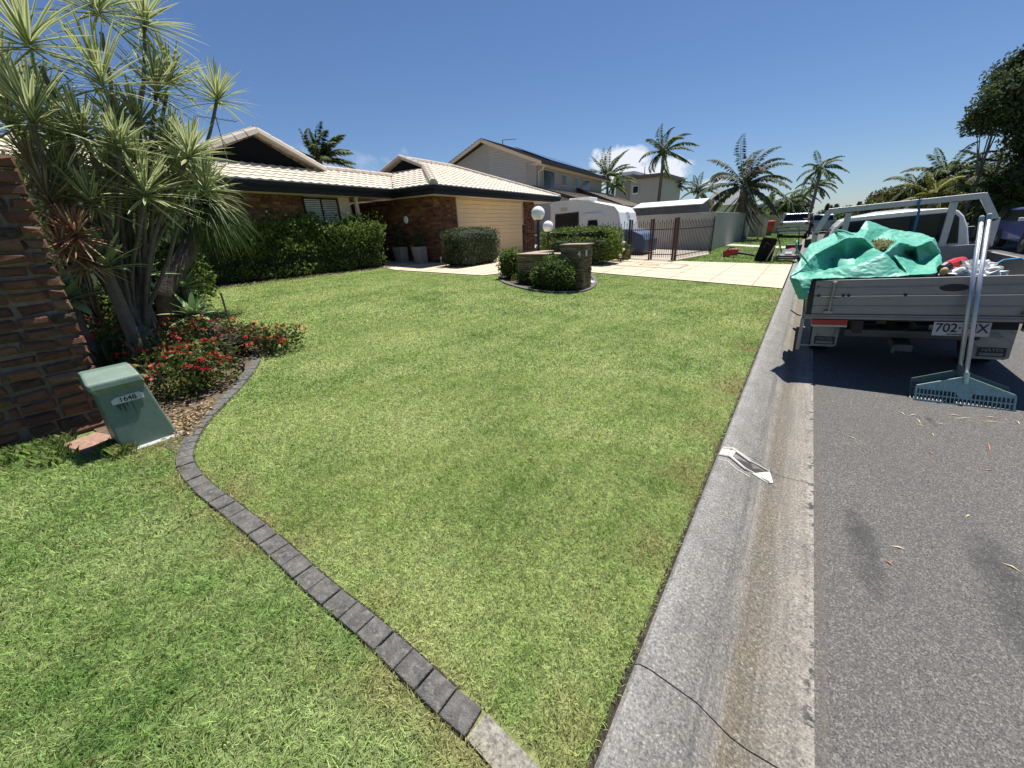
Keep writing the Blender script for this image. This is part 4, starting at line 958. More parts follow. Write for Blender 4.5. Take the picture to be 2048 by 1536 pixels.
cc = MB(); cc.bx((px0_ - .03, PYF - .03, ptop + .001), (PX1 + .04, PYF + .46, ptop + .03)); cc.bx((wx0 - .03, PYF + .10, wtop + .001), (px0_ - .035, PYF + .56, wtop + .03)); cc.bx((wx0 - .03, PYF + .561, wtop + .001), (wx0 + .33, PYF + 1.5, wtop + .03))
cc.build('capping', mat('sandstone_cap', (.34, .26, .20), .85, var=.15), pl, bevel=.006)
nm = AY(1169, 528, PYF); text('house_number', '4', .17, M_white, frame((PX1 - .10, PYF - .035, AY(1166, 508, PYF).z), (1, 0, 0), (0, 0, 1)), pl, ext=.008); text('house_number', '0', .17, M_white, frame((PX1 + .036, PYF + .06, AY(1172, 507, PYF).z), (0, 1, 0), (0, 0, 1)), pl, ext=.006)
pbm = MB(); cpb = G(1176, 568)
for i in range(60): 
    a, r_ = random.uniform(-.5, 2.8), random.uniform(.0, .2); x, y = cpb.x - .02 + r_ * math.cos(a) * .6, cpb.y + r_ * math.sin(a) * 1.6; pbm.ball((x, y, gz(x) + .03), random.uniform(.02, .04), 5, (1, 1.2, .7))
tag(pbm.build('white_pebbles', M_white), 'bright white pebbles beside the number pillar', 'pebbles', kind='stuff')
# globe lamps
def lamp(px, py, rpx, base, label):
    r_ = None; bx_ = G(*base); Y = bx_.y; c = AY(px, py, Y); rad = (AY(px + rpx, py, Y) - AY(px - rpx, py, Y)).length / 2
    t = thing('globe_lamp', label, 'lamp', (c.x, Y, gz(c.x)), 'white globe garden lamps')
    p = MB(); p.tube([(c.x, Y, gz(c.x)), (c.x, Y, c.z - rad * .92)], .045, 10); p.lathe((c.x, Y, c.z - rad * 1.18), [(.045, 0), (.085, .02), (.1, .06), (.1, .09)], 12); p.build('post', mat('lamp_post_brown', (.045, .02, .018), .45), t)
    MB().ball((c.x, Y, c.z), rad, 16).build('globe', M_globe, t, smooth=True); return t
lamp(1076, 427, 11.5, (1087, 548), 'tallest and nearest white globe lamp on a dark post in the stone planter')
lamp(1096, 453, 9.3, (1103, 527), 'middle sized white globe lamp just right of the tallest one')
lamp(1098.5, 472, 7.2, (1100, 517), 'smallest white globe lamp half sunk in the lit hedge')
# ------------------------------------------------------------------ hedges and shrubs near the house
c = (G(1130, 575)); shrub('rounded_shrub', 'rounded leafy shrub growing in front of the stone number pillar', 'shrub', (AY(1100, 550, 8.3).x, 8.42, .50), (.62, .38, .42), 2600, .085, M_mid, lumps=.35, pw=2.2)
x_ = AY(1050, 560, 8.5).x; shrub('low_shrub', 'low sprawling shrub along the front of the stone planter', 'shrub', (x_ + .1, 8.85, .36), (.62, .34, .24), 1500, .075, M_mid, lumps=.45, pw=2.0)
x_ = AY(1020, 540, 9.3).x; shrub('clipped_shrub', 'bright green clipped shrub at the left end of the stone planter', 'shrub', (x_, 9.35, .66), (.34, .34, .42), 1700, .07, M_lime, lumps=.15, pw=3)
p = G(942, 532); x_ = (G(912, 530).x + G(985, 528).x) / 2; yy = (G(912, 530).y + G(985, 528).y) / 2
shrub('box_hedge', 'dark green boxed hedge clipped square in front of the garage corner', 'hedge', (-10.15, 11.75, 1.02), (.55, 1.28, .66), 7500, .07, M_boxhedge, pw=7, k=.16, core=.88, rot=R(4), lumps=.05)
hx = AY(1155, 480, 14.0).x
shrub('lit_hedge', 'bright green clipped hedge in front of the metal fence', 'hedge', (hx - .2, 14.55, .92), (1.62, .62, .60), 7000, .10, M_lime, pw=6, k=.2, core=.86, rot=R(-4), lumps=.1)
shrub('lower_hedge', 'lower front tier of the clipped hedge right of the lamps', 'hedge', (hx + .1, 13.75, .74), (1.3, .30, .44), 3000, .09, M_mid, pw=5, k=.2, core=.84, lumps=.12)
# rose bush with cream flowers
rbx = AY(1242, 500, 15.6).x; rs = shrub('rose_bush', 'small rose bush with cream flowers at the right end of the lit hedge', 'shrub', (rbx, 15.6, .62), (.42, .3, .40), 500, .07, M_mid, core=.5, lumps=.3)
fl = MB()
for i in range(16): fl.ball((rbx + random.uniform(-.35, .35), 15.35 + random.uniform(-.1, .1), .6 + random.uniform(-.2, .4)), random.uniform(.035, .065), 5, (1, 1, .7))
fl.build('flowers', mat('cream_petal', (.75, .70, .42), .6), rs)
kw = MB(); kx0, kx1 = AY(1228, 500, 16.1).x, AY(1256, 500, 16.1).x; stone_block(kw, kx0 - 1.5, kx1, 16.05, 16.3, .1, .62); tag(kw.build('low_brick_edge', M_hbrick), 'low brown block retaining wall under the rose bush', 'wall')
# long loose hedge along the left wing
hp = []; a, b = G(352, 575), G(765, 527); 
lhV = []; lhF = []; nb = 0
t = thing('long_hedge', 'long loose leafy hedge under the windows of the brick house', 'hedge', (-13, 6.5, .5))
N_ = 26000; u = rng.random(N_); L0 = Vector((-13.15, 2.9, 0)); L1 = Vector((-12.95, 9.55, 0))
ang_ = rng.uniform(-.35, math.pi + .2, N_); rad_ = 1 - .35 * rng.random(N_) ** 1.5
lump = np.array([1 + .5 * mnoise.noise(Vector((uu * 7, aa * 1.3, 0))) + .18 * mnoise.noise(Vector((uu * 22, aa * 3, 5))) for uu, aa in zip(u, ang_)])
P = np.empty((N_, 3)); sp_ = np.sign(np.cos(ang_)) * np.abs(np.cos(ang_)) ** .6; sv = np.sign(np.sin(ang_)) * np.abs(np.sin(ang_)) ** .55
P[:, 0] = L0.x + (L1.x - L0.x) * u + .62 * sp_ * rad_ * lump; P[:, 1] = L0.y + (L1.y - L0.y) * u + rng.normal(0, .05, N_); P[:, 2] = 1.02 + 1.08 * sv * rad_ * lump
P = P[P[:, 2] > .56]
V, F = leaf_np(P, .10 * rng.uniform(.6, 1.4, len(P)), 0, 2.1, (.3, -.1, .6)); npmesh('foliage', V, F, M_hedge, t)
k2 = rng.random(900); P = np.stack([L0.x + (L1.x - L0.x) * k2 + .3 + rng.normal(0, .25, 900), L0.y + (L1.y - L0.y) * k2, 1.95 + .38 * rng.random(900) ** 2], 1)
V, F = leaf_np(P, .09, 0, 2.4, (0, 0, 1.5)); npmesh('sunlit_top_shoots', V, F, M_lime, t)  # lime shoots along the top, sunlight put into their colour
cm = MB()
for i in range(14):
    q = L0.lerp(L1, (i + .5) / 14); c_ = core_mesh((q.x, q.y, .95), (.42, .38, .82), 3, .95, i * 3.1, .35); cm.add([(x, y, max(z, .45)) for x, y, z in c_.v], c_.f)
cm.build('shade_core', M_core, t)
sm_ = MB()
for i in range(18):
    q = L0.lerp(L1, (i + .5) / 18); sm_.tube([(q.x + .25, q.y, .45), (q.x + .35 + random.uniform(-.1, .1), q.y + random.uniform(-.15, .15), 1.1)], [.025, .012], 6)
sm_.build('stems', M_bark2, t)
# entrance pots
for i, (bb, lab) in enumerate(((1.15, 'tall grey square pot with a clipped shrub, nearer the garage corner'), (2.15, 'tall grey square pot with a clipped shrub, deeper in the porch'))):
    p = HL(.14, bb, .48); t = thing('tall_pot', lab, 'pot', p, 'square pots beside the porch wall'); q = HL(.14, bb, 0)
    MB().prism([(q.x - .17, q.y - .17, .48), (q.x + .17, q.y - .17, .48), (q.x + .23, q.y - .23, 1.12), (q.x - .23, q.y - .23, 1.12)], (0, .38, 0)).build('pot', mat('pot_grey', (.30, .27, .25), .7), t, bevel=.015)
    P = shell((q.x, q.y, 1.38), (.22, .22, .28), 700, .4); V, F = leaf_np(P, .06); npmesh('plant', V, F, M_boxhedge, t); core_mesh((q.x, q.y, 1.36), (.2, .2, .27), 2, .7).build('shade_core', M_core, t)
p = G(879, 527); tag(MB().tube([(-11.1, 10.98, .45), (-11.1, 10.98, .66)], .012, 6).ball((-11.1, 10.98, .70), .045, 8).build('garden_tap', M_white), 'small white garden tap on a stub at the brick corner', 'tap')
# ------------------------------------------------------------------ palms
M_frond = leafmat('palm_frond', [(.035, .065, .018), (.065, .11, .03), (.11, .155, .045), (.16, .19, .07)], .25, .65)
M_frond2 = leafmat('grey_frond', [(.05, .07, .04), (.09, .11, .065), (.14, .15, .10), (.18, .18, .12)], .25, .7)
M_rach = mat('frond_stalk', (.20, .19, .08), .6); M_deadf = leafmat('dead_frond', [(.10, .08, .06), (.18, .15, .12), (.14, .12, .10)], .1, .8)
def fronds(c, n, L, wind=(0, 0, 0), el0=(-.3, 1.3), droop=1.0, leaflet=.35, nl=26, az0=0, w=.045, hang=.45):
    Vs = []; rach = MB(); c = np.array(c, float); wind = np.array(wind, float)
    for i in range(n):
        az_ = az0 + i * 2.399 + rng.uniform(-.2, .2); e = el0[0] + (el0[1] - el0[0]) * ((i + .5) / n) ** .9; ln = L * rng.uniform(.85, 1.1)
        d = np.array([math.cos(az_) * math.cos(e), math.sin(az_) * math.cos(e), math.sin(e)]); p = c.copy(); pts = [p.copy()]; S_ = 14
        for s in range(S_):
            d = d + (np.array([0, 0, -1.]) * droop * .10 * (s / S_ + .35) + wind * .10 * (s / S_ + .2)); d /= np.linalg.norm(d); p = p + d * ln / S_; pts.append(p.copy())
        pts = np.array(pts); rach.tube([Vector(q) for q in pts[::2]], [max(.028 * (1 - k / 8) * L / 2.5, .005) for k in range(len(pts[::2]))], 4, False)
        tt = np.linspace(.10, .99, nl); idx = tt * S_; i0 = np.minimum(idx.astype(int), S_ - 1); fr_ = (idx - i0)[:, None]; q = pts[i0] * (1 - fr_) + pts[i0 + 1] * fr_; dd_ = pts[i0 + 1] - pts[i0]; dd_ /= np.linalg.norm(dd_, axis=1)[:, None]
        sd_ = np.cross(dd_, [0, 0, 1.]); sd_ /= np.linalg.norm(sd_, axis=1)[:, None] + 1e-6; ll = leaflet * np.sin(np.clip(tt * 1.05, .12, 1) * math.pi * .92 + .1) ** .6 * ln / 2.2
        for s in (-1, 1):
            ld = sd_ * s * .85 + dd_ * .55 + np.array([0, 0, -hang]) + wind * .25 + rng.normal(0, .10, (nl, 3)); ld /= np.linalg.norm(ld, axis=1)[:, None]
            lw = np.cross(ld, [0, 0, 1.]); lw /= np.linalg.norm(lw, axis=1)[:, None] + 1e-6; lw = lw * (w * ln / 2.2 / 2)
            m_ = q + ld * (ll * .5)[:, None]; tp = q + ld * ll[:, None]; tp[:, 2] -= ll * .22
            Vs.append(np.stack([q, m_ - lw, tp, m_ + lw], 1).reshape(-1, 3))
    return np.concatenate(Vs), rach
def palm(label, top, r, L, n=16, base=None, wind=(0, 0, 0), trunk=.13, droop=1., el0=(-.3, 1.25), m=None, leaflet=.35, nl=38, group=None, bulge=True, bend=0, w=.045, name='palm_tree', cat='palm', hang=.45, skirt=0):
    nl = max(nl, 40); w = max(w * 1.7, .09)
    c = AR(*top, r); b = AR(*base, r) if base else Vector((c.x, c.y, 0)); b = Vector((b.x, b.y, gz(b.x) if b.x < -.2 else 0))
    t = thing(name, label, cat, b, group); tr = MB(); pts = []; 
    for i in range(9):
        k = i / 8; q = b.lerp(c, k); q += Vector((math.sin(k * math.pi) * bend, 0, 0)); pts.append(q)
    rad = [trunk * (1.5 if i == 0 else 1.15 - .45 * i / 8) for i in range(9)]; tr.tube(pts, rad, 10); tr.build('trunk', M_bark, t, smooth=True)
    if bulge: MB().tube([c - (c - b).normalized() * L * .35, c + Vector((0, 0, .1))], [trunk * .95, trunk * .55], 8).build('crownshaft', mat('crownshaft', (.16, .20, .09), .5), t)
    V, ra = fronds(c, n, L, wind, el0, droop, leaflet, nl, rng.uniform(0, 6), w, hang); npmesh('fronds', V, np.arange(len(V)).reshape(-1, 4), m or M_frond, t); ra.build('frond_stalks', M_rach, t)
    if skirt:
        V, ra = fronds(c - Vector((0, 0, L * .12)), skirt, L * .8, wind, (-1.3, -.6), .5, .22, 22, 1, .05, .9); npmesh('dead_fronds', V, np.arange(len(V)).reshape(-1, 4), M_deadf, t)
    return t
wd = (.9, .3, 0)
palm('windswept palm crown showing above the brick house roof', (642, 322), 27, 2.1, 16, None, (1.2, .3, .1), .10, 1.0, (.1, 1.4), None, .5, 24, w=.09)
palm('tallest palm with a slim leaning trunk between the pale house and the shed', (1328, 304), 40, 2.7, 17, (1316, 400), (1.1, .2, .15), .15, 1.3, (-.4, 1.3), None, .36, 26, w=.06)
palm('dark spiky palm behind the end of the two storey roof', (1216, 352), 44, 2.8, 17, None, (.5, .2, 0), .16, .8, (-.1, 1.35), None, .3, 22, w=.06)
palm('small palm just right of the tall leaning trunk', (1331, 368), 62, 2.0, 12, (1328, 398), (.5, 0, 0), .12, 1.5, (-.2, 1.2), group='small far palms', w=.07)
palm('small palm leaning left of the bushier low palm', (1356, 372), 60, 2.1, 13, (1346, 400), (.6, 0, 0), .12, 1.5, (-.2, 1.2), group='small far palms', w=.07)
palm('bushy low palm standing over the shed roof', (1396, 383), 42, 1.8, 14, (1395, 402), (.4, 0, 0), .15, 1.2, (-.1, 1.3), w=.08)
palm('large shaggy palm with a skirt of dead fronds and blue grey leaves', (1489, 372), 34, 3.5, 24, (1483, 440), (.7, .1, .1), .32, 1.4, (-.35, 1.35), M_frond2, .32, 30, w=.05, bulge=False, skirt=16)
palm('tall slim palm beside the street with two drooping tiers', (1643, 338), 52, 2.3, 15, (1622, 412), (.7, 0, 0), .16, 1.4, (-.4, 1.2), None, .36, w=.06)
palm('shorter palm below the tall slim street palm', (1634, 372), 56, 2.2, 14, (1618, 420), (.6, 0, 0), .14, 1.6, (-.4, 1.1), None, .36, w=.06)
palm('dark palm over the silver utility truck', (1578, 402), 58, 2.4, 14, (1582, 430), (.4, 0, 0), .16, 1.5, (-.5, 1.1), None, .34, w=.06)
palm('low palm beside the shaggy palm', (1545, 408), 60, 2.6, 13, (1545, 430), (.4, 0, 0), .16, 1.5, (-.4, 1.1), None, .34, w=.06)
palm('palm with reddish stalks left of the tall street palm', (1606, 392), 62, 2.4, 13, (1606, 425), (.4, 0, 0), .14, 1.4, (-.5, 1.2), None, .3, w=.06)
# right hand side of the street
palm('dense palm above the ute cab on the far side of the street', (1892, 352), 30, 1.9, 18, None, (.4, 0, 0), .16, 1.2, (-.5, 1.3), None, .36, 28, w=.06)
palm('leaning palm at the left end of the far side trees', (1835, 372), 30, 1.6, 15, None, (.5, 0, 0), .14, 1.3, (-.5, 1.2), None, .36, w=.06)
palm('blue grey feathery palm next to the big dark tree', (1985, 352), 34, 2.4, 20, None, (.2, 0, 0), .2, 1.3, (-.4, 1.3), M_frond2, .34, 28, w=.06)
palm('low bright palm clump behind the parked blue car', (2015, 405), 30, 2.0, 18, None, (-.2, 0, 0), .16, 1.5, (-.3, 1.2), M_frond, .34, 28, w=.07)
palm('yellow green palm between the two far side palms', (1868, 392), 27, 1.4, 14, None, (.2, 0, 0), .12, 1.1, (-.3, 1.3), leafmat('yellow_frond', [(.14, .17, .03), (.25, .25, .05), (.18, .2, .05)]), .34, w=.07)
# ------------------------------------------------------------------ broadleaf trees
def tree(label, c, ax, n, size, m, group=None, lump=.5, trunkr=.2, kb=14, name='leafy_tree', cat='tree', base=None, cmesh=True):
    c = Vector(c); b = Vector((base or (c.x, c.y, 0))); t = thing(name, label, cat, b, group)
    tr = MB(); tr.tube([b, b.lerp(c, .5) + Vector((.1, .1, 0)), c], [trunkr, trunkr * .7, trunkr * .35], 8); P = []; cores = MB()
    for i in range(kb):
        d = rng.normal(size=3); d /= np.linalg.norm(d); q = np.array(c) + d * np.array(ax) * rng.uniform(.35, .85); rr_ = rng.uniform(.28, .48) * min(ax); 
        tr.tube([b.lerp(c, .55), Vector(q)], [trunkr * .4, trunkr * .08], 6)
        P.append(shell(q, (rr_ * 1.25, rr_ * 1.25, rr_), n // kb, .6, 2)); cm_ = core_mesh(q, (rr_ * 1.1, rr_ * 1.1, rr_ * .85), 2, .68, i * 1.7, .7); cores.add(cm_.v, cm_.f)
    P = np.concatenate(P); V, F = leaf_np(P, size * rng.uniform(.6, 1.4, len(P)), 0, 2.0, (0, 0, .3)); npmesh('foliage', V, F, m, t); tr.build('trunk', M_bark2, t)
    if cmesh: cores.build('shade_core', M_core, t)
    return t
c = AR(2075, 230, 30); tree('big dark tree reaching into the sky at the right edge', (c.x + .8, c.y, c.z + .2), (2.6, 2.8, 3.9), 52000, .15, M_treeleaf, kb=22)
c = AR(2045, 345, 31); tree('lower bough mass of dark foliage below the big right edge tree', (c.x + 1.4, c.y + 1, c.z - .3), (2.6, 2.6, 2.3), 24000, .14, M_treeleaf, kb=14)
c = AR(1985, 225, 29); tree('thin outlying dark leafy tree left of the big right edge tree', (c.x + .2, c.y, c.z), (1.1, 1.1, 1.3), 3500, .15, M_treeleaf, kb=5, trunkr=.08, cmesh=False)
c = AR(1810, 412, 34); tree('olive rounded tree over the headboard of the ute', (c.x, c.y, c.z - .3), (3.4, 3, 1.5), 20000, .15, leafmat('olive_leaf', [(.06, .07, .02), (.11, .12, .035), (.16, .15, .05)]), kb=16)
c = AR(1970, 425, 33); tree('dark understorey tree behind the ute cab', (c.x + 1, c.y + 6, 2.6), (3.0, 2, 1.3), 20000, .12, M_treeleaf, kb=14)
c = AR(1905, 398, 40); tree('dark leafy tree mass behind the dense far side palm', (c.x, c.y, c.z - .6), (4.2, 3, 2.0), 16000, .2, M_treeleaf, kb=16)
c = AR(1845, 408, 44); tree('mid green leafy tree behind the leaning far side palm', (c.x, c.y, c.z - .5), (3.2, 3, 1.7), 12000, .2, M_mid, kb=14)
c = AR(1730, 430, 46); tree('low row of dark bushes far along the right of the street', (c.x, c.y, 1.1), (3.2, 5, 1.3), 6000, .25, M_treeleaf, kb=12)
for (px, py, r_, ax, lab) in ((1590, 425, 66, (3.5, 3, 2.2), 'round dark tree behind the low flat house'), (1560, 432, 70, (2.6, 3, 1.8), 'small dark tree left of the round one'), (1660, 436, 78, (3.5, 5, 1.6), 'dark hedge like tree at the far end of the street'), (1540, 440, 52, (1.2, 1, 1.0), 'pale green shrub above the tan wall'), (1700, 440, 66, (3, 4, 1.4), 'green bush across the far bend of the street')):
    c = AR(px, py, r_); tree(lab, (c.x, c.y, max(c.z, ax[2] * .7)), ax, 4200, .26, M_treeleaf if 'dark' in lab else M_mid, kb=10)
palm('bright yellow green palm against the pale house', (1228, 372), 47, 2.2, 12, None, (0, 0, 0), .12, 1.2, (-.2, 1.3), M_lime, .4, w=.09)
# norfolk pines on the skyline
def pine(px, pyt, pyb, r_, lab):
    top = AR(px, pyt, r_); b = Vector((top.x, top.y, 0)); t = thing('norfolk_pine', lab, 'pine tree', b, 'norfolk pines on the skyline'); h = top.z; MB().tube([b, top], [.35, .05], 6).build('trunk', M_bark, t)
    P = []
    for k in range(13):
        z = h * (.25 + .75 * k / 13); rr_ = h * .17 * (1 - k / 13) + .3; n = 90; a = rng.integers(0, 6, n) * math.pi / 3 + k + rng.normal(0, .12, n); q = rng.random(n) ** .7 * rr_; P.append(np.stack([top.x + np.cos(a) * q, top.y + np.sin(a) * q, z + q * .15 + rng.normal(0, .12, n)], 1))
    V, F = leaf_np(np.concatenate(P), .55, .3, 2.2); npmesh('crown', V, F, M_treeleaf, t)
pine(1545, 384, 430, 150, 'norfolk pine poking above the far palms left of the power pole'); pine(1656, 408, 430, 190, 'thin norfolk pine right above the parked cars'); pine(1662, 411, 430, 200, 'small norfolk pine right of the thin one'); pine(1674, 409, 430, 170, 'norfolk pine left of the ute headboard'); pine(1720, 404, 430, 170, 'norfolk pine above the ute headboard')
MB_ = AR(1595, 393, 75); tag(MB().tube([(MB_.x, MB_.y, 0), tuple(MB_)], .10, 6).build('power_pole', M_bark2), 'slim power pole between the far palms', 'pole')
# ------------------------------------------------------------------ clouds stay in the sky; garden plants next
M_drac = leafmat('dracaena_leaf', [(.075, .12, .025), (.12, .175, .04), (.19, .24, .065)], .3, .35, attr='edge', edge=(.70, .72, .42))
def rosette(c, axis, n, L, w=.034, spread=(.12, 1.75), seg=5, droop=.35, jitter=.12):
    c = np.array(c, float); ax = np.array(axis, float); ax /= np.linalg.norm(ax); r = np.cross(ax, [1, 0, 0.1]); r /= np.linalg.norm(r); s = np.cross(ax, r); Vv = []; Ff = []; E_ = []; b = 0
    for i in range(n):
        a = i * 2.399 + rng.normal(0, .1); k = (i + .5) / n; th = spread[0] + (spread[1] - spread[0]) * k ** .8 + rng.normal(0, jitter); ln = L * (1 - .25 * (1 - k)) * rng.uniform(.8, 1.1)
        d = ax * math.cos(th) + (r * math.cos(a) + s * math.sin(a)) * math.sin(th); p = c - ax * (.10 * k * L / .6); p = p + d * .01
        sd_ = np.cross(d, ax); sd_ /= np.linalg.norm(sd_) + 1e-9
        for j in range(seg + 1):
            t = j / seg; ww = w * (.55 + 1.3 * t) * (1 - t) ** .75 * (1.0 if t < 1 else 0) + .0006
            nn = np.cross(sd_, d); Vv += [p - sd_ * ww, p - nn * ww * .22, p + sd_ * ww]; E_ += [1, 0, 1]
            if j < seg:
                for q in (0, 1): Ff.append((b + j * 3 + q, b + j * 3 + q + 1, b + j * 3 + 4 + q, b + j * 3 + 3 + q))
            d = d + np.array([0, 0, -1.]) * droop * .16 * (t + .4) * math.sin(th) ; d /= np.linalg.norm(d); p = p + d * ln / seg
        b += 3 * (seg + 1)
    return np.array(Vv), np.array(Ff), np.array(E_)
dr = thing('dracaena', 'tall many stemmed dracaena with striped rosettes at the left of the lawn', 'tree', (-6.5, 1.25, .25))
base = G(303, 725); base = Vector((base.x, base.y, gz(base.x)))
heads = [(52, 68, 6.0, .80), (190, 5, 6.6, .74), (288, 34, 6.9, .72), (198, 150, 6.2, .82), (60, 222, 5.9, .78), (2, 172, 6.5, .8), (160, 262, 6.0, .62), (236, 282, 5.9, .52), (275, 242, 7.0, .68), (312, 172, 6.9, .72), (338, 150, 7.1, .66), (434, 190, 6.9, .60), (380, 303, 6.2, .62), (290, 378, 5.9, .66), (412, 374, 6.3, .58), (118, 345, 6.3, .62), (180, 398, 6.0, .55), (240, 345, 6.8, .66), (342, 318, 7.2, .6), (14, 238, 6.4, .7), (210, 318, 7.2, .6), (150, 330, 7.0, .6), (300, 310, 7.3, .62), (60, 300, 7.2, .66), (330, 392, 6.9, .6), (250, 420, 6.9, .5), (360, 365, 6.8, .5), (120, 290, 6.9, .6), (350, 335, 6.8, .5), (200, 365, 6.8, .5), (320, 425, 6.7, .45), (270, 315, 6.2, .45), (150, 385, 6.8, .45), (395, 345, 6.8, .45), (230, 235, 6.9, .5), (90, 190, 6.8, .5), (340, 270, 6.7, .5), (100, 260, 6.4, .5)]
fork = base + Vector((.0, .0, .42)); stems = MB(); stems.tube([base - Vector((0, 0, .1)), base + Vector((.02, 0, .2)), fork + Vector((0, 0, .05))], [.17, .13, .10], 12)
pr0 = lambda P: None
for i, (px, py, r_, L) in enumerate(heads):
    c = AR(px, py, r_); s0 = fork + Vector((random.uniform(-.09, .09), random.uniform(-.09, .09), random.uniform(-.15, .05))); hz = c.z - fork.z
    m1_ = s0.lerp(c, .35) + Vector((0, 0, hz * .10)) + Vector((random.uniform(-.08, .08), random.uniform(-.08, .08), 0)); m2 = s0.lerp(c, .75) + Vector((random.uniform(-.1, .1), random.uniform(-.1, .1), hz * .0)); axs = (c - m2).normalized() * .6 + Vector((random.uniform(-.2, .2), random.uniform(-.2, .2), 1))
    stems.tube(resample([s0, m1_, m2, c - Vector((0, 0, .02))], max(.12, (c - s0).length / 14)), [.027] * 3 + [.022] * 6 + [.018] * 40, 8)
    V, F, E_ = rosette(c, axs, 66 if L > .6 else 58, L * .86, w=.020); npmesh('leaf_rosette', V, F, M_drac, dr, {'edge': E_})
class _T: pass
def fix_tube(mb): return mb
stems.build('stems', M_bark2, dr, smooth=True)
# ponytail palm: rough trunk and hanging strap leaves
pt = thing('ponytail_palm', 'ponytail palm with rough dark trunk and hanging strap leaves behind the dracaena', 'palm', G(345, 655)); pbz = G(348, 655); tz = Vector((pbz.x, pbz.y, gz(pbz.x)))
ptop = AR(400, 395, 9.1); MB().tube([tz, tz + Vector((-.02, .05, .6)), tz.lerp(ptop, .6), ptop], [.17, .14, .13, .12], 12).build('trunk', M_bark3, pt, smooth=True)
Vv = []; Ff = []; Ee = []; b = 0
for c, n, L in ((ptop, 380, 1.1), (AR(365, 400, 9.2), 150, 1.0), (AR(425, 415, 9.0), 140, .95)):
    V, F, E_ = rosette(c, (0.15, .1, 1), n, L, w=.010, spread=(.1, 2.0), seg=6, droop=2.6, jitter=.3); Vv.append(V); Ff.append(F + b); b += len(V)
npmesh('leaves', np.concatenate(Vv), np.concatenate(Ff), leafmat('ponytail_leaf', [(.03, .06, .015), (.05, .09, .02), (.08, .13, .035), (.13, .17, .06)], .25, .4), pt)
# red cordylines by the brick wall
M_cord = leafmat('red_cordyline_leaf', [(.38, .16, .10), (.55, .30, .20), (.30, .12, .08), (.45, .34, .18), (.62, .42, .28)], .3, .4)
M_ctan = leafmat('tan_cordyline_leaf', [(.30, .24, .12), (.42, .34, .18), (.24, .16, .08), (.20, .20, .08)], .3, .4)
for (hs, base_, m_, lab, L) in ((((150, 465, 5.7), (120, 490, 5.75), (165, 512, 5.9)), (215, 690), M_cord, 'red leaved cordyline beside the brick wall', .42), (((95, 395, 5.9), (70, 340, 6.1), (125, 425, 6.2)), (200, 670), M_ctan, 'tan and pink cordyline above the red one', .5)):
    b_ = G(*base_); t = thing('cordyline', lab, 'shrub', b_); s = MB()
    for (px, py, r_) in hs:
        c = AR(px, py, r_); s.tube([Vector((b_.x, b_.y, gz(b_.x))), b_.lerp(c, .6), c], [.03, .022, .018], 6); V, F, E_ = rosette(c, (.1, 0, 1), 110, L * .85, w=.010, spread=(.1, 2.1), jitter=.2); npmesh('leaf_rosette', V, F, m_, t)
    s.build('stems', M_bark2, t)
# agaves: broad fleshy rosettes
M_agave = leafmat('agave_leaf', [(.22, .33, .16), (.30, .42, .20), (.38, .48, .22)], .15, .45)
for (px, py, r_, L, lab) in ((205, 525, 6.0, .48, 'large pale green agave between the cordyline and the dracaena stems'), (265, 545, 7.4, .5, 'agave half hidden behind the dracaena stems'), (130, 590, 6.3, .42, 'low yellow green agave at the foot of the brick wall'), (385, 625, 8.3, .48, 'agave at the foot of the ponytail palm trunk'), (365, 570, 8.7, .45, 'agave behind the rough trunk beside the hedge bed')):
    c = AR(px, py, r_); t = thing('agave', lab, 'agave', (c.x, c.y, gz(c.x))); V, F, E_ = rosette(c, (.05, 0, 1), 26, L, w=.065, spread=(.25, 1.6), droop=.5, seg=6); npmesh('leaf_rosette', V, F, M_agave, t); MB().tube([(c.x, c.y, gz(c.x) - .05), tuple(c)], [.07, .05], 8).build('stem', M_bark2, t)
# strap leaved clumps in the shade
M_strap = leafmat('strap_leaf', [(.03, .06, .02), (.06, .10, .035), (.10, .15, .05)], .2, .35)
for (px, py, r_, L, lab) in ((185, 650, 6.2, .55, 'dark strap leaved clump low behind the service pillar'), (230, 610, 7.4, .6, 'strap leaved clump in the shade left of the stems'), (150, 560, 7.6, .6, 'dark green strap leaved clump beside the brick wall')):
    c = AR(px, py, r_); c.z = gz(c.x) + .05; t = thing('strap_plant', lab, 'plant', c); V, F, E_ = rosette(c, (.05, 0, 1), 70, L, w=.016, spread=(.15, 1.5), droop=1.5); npmesh('leaves', V, F, M_strap, t)
# dark green background shrubs filling the bed
c = AR(120, 560, 9.0); shrub('background_shrub', 'dark shrub filling the back of the bed near the brick wall', 'shrub', (c.x, c.y, 1.1), (1.1, .9, .95), 4200, .11, M_hedge, lumps=.4)
c = AR(270, 500, 10.2); shrub('background_shrub', 'dark shrub behind the dracaena stems at the end of the long hedge', 'shrub', (c.x, c.y, 1.2), (1.3, .9, .95), 4800, .11, M_hedge, lumps=.4)
c = AR(60, 470, 10.5); shrub('background_shrub', 'tallest dark shrub behind the cordylines', 'shrub', (c.x, c.y, 1.6), (1.3, 1.2, 1.35), 4800, .12, M_hedge, lumps=.4)
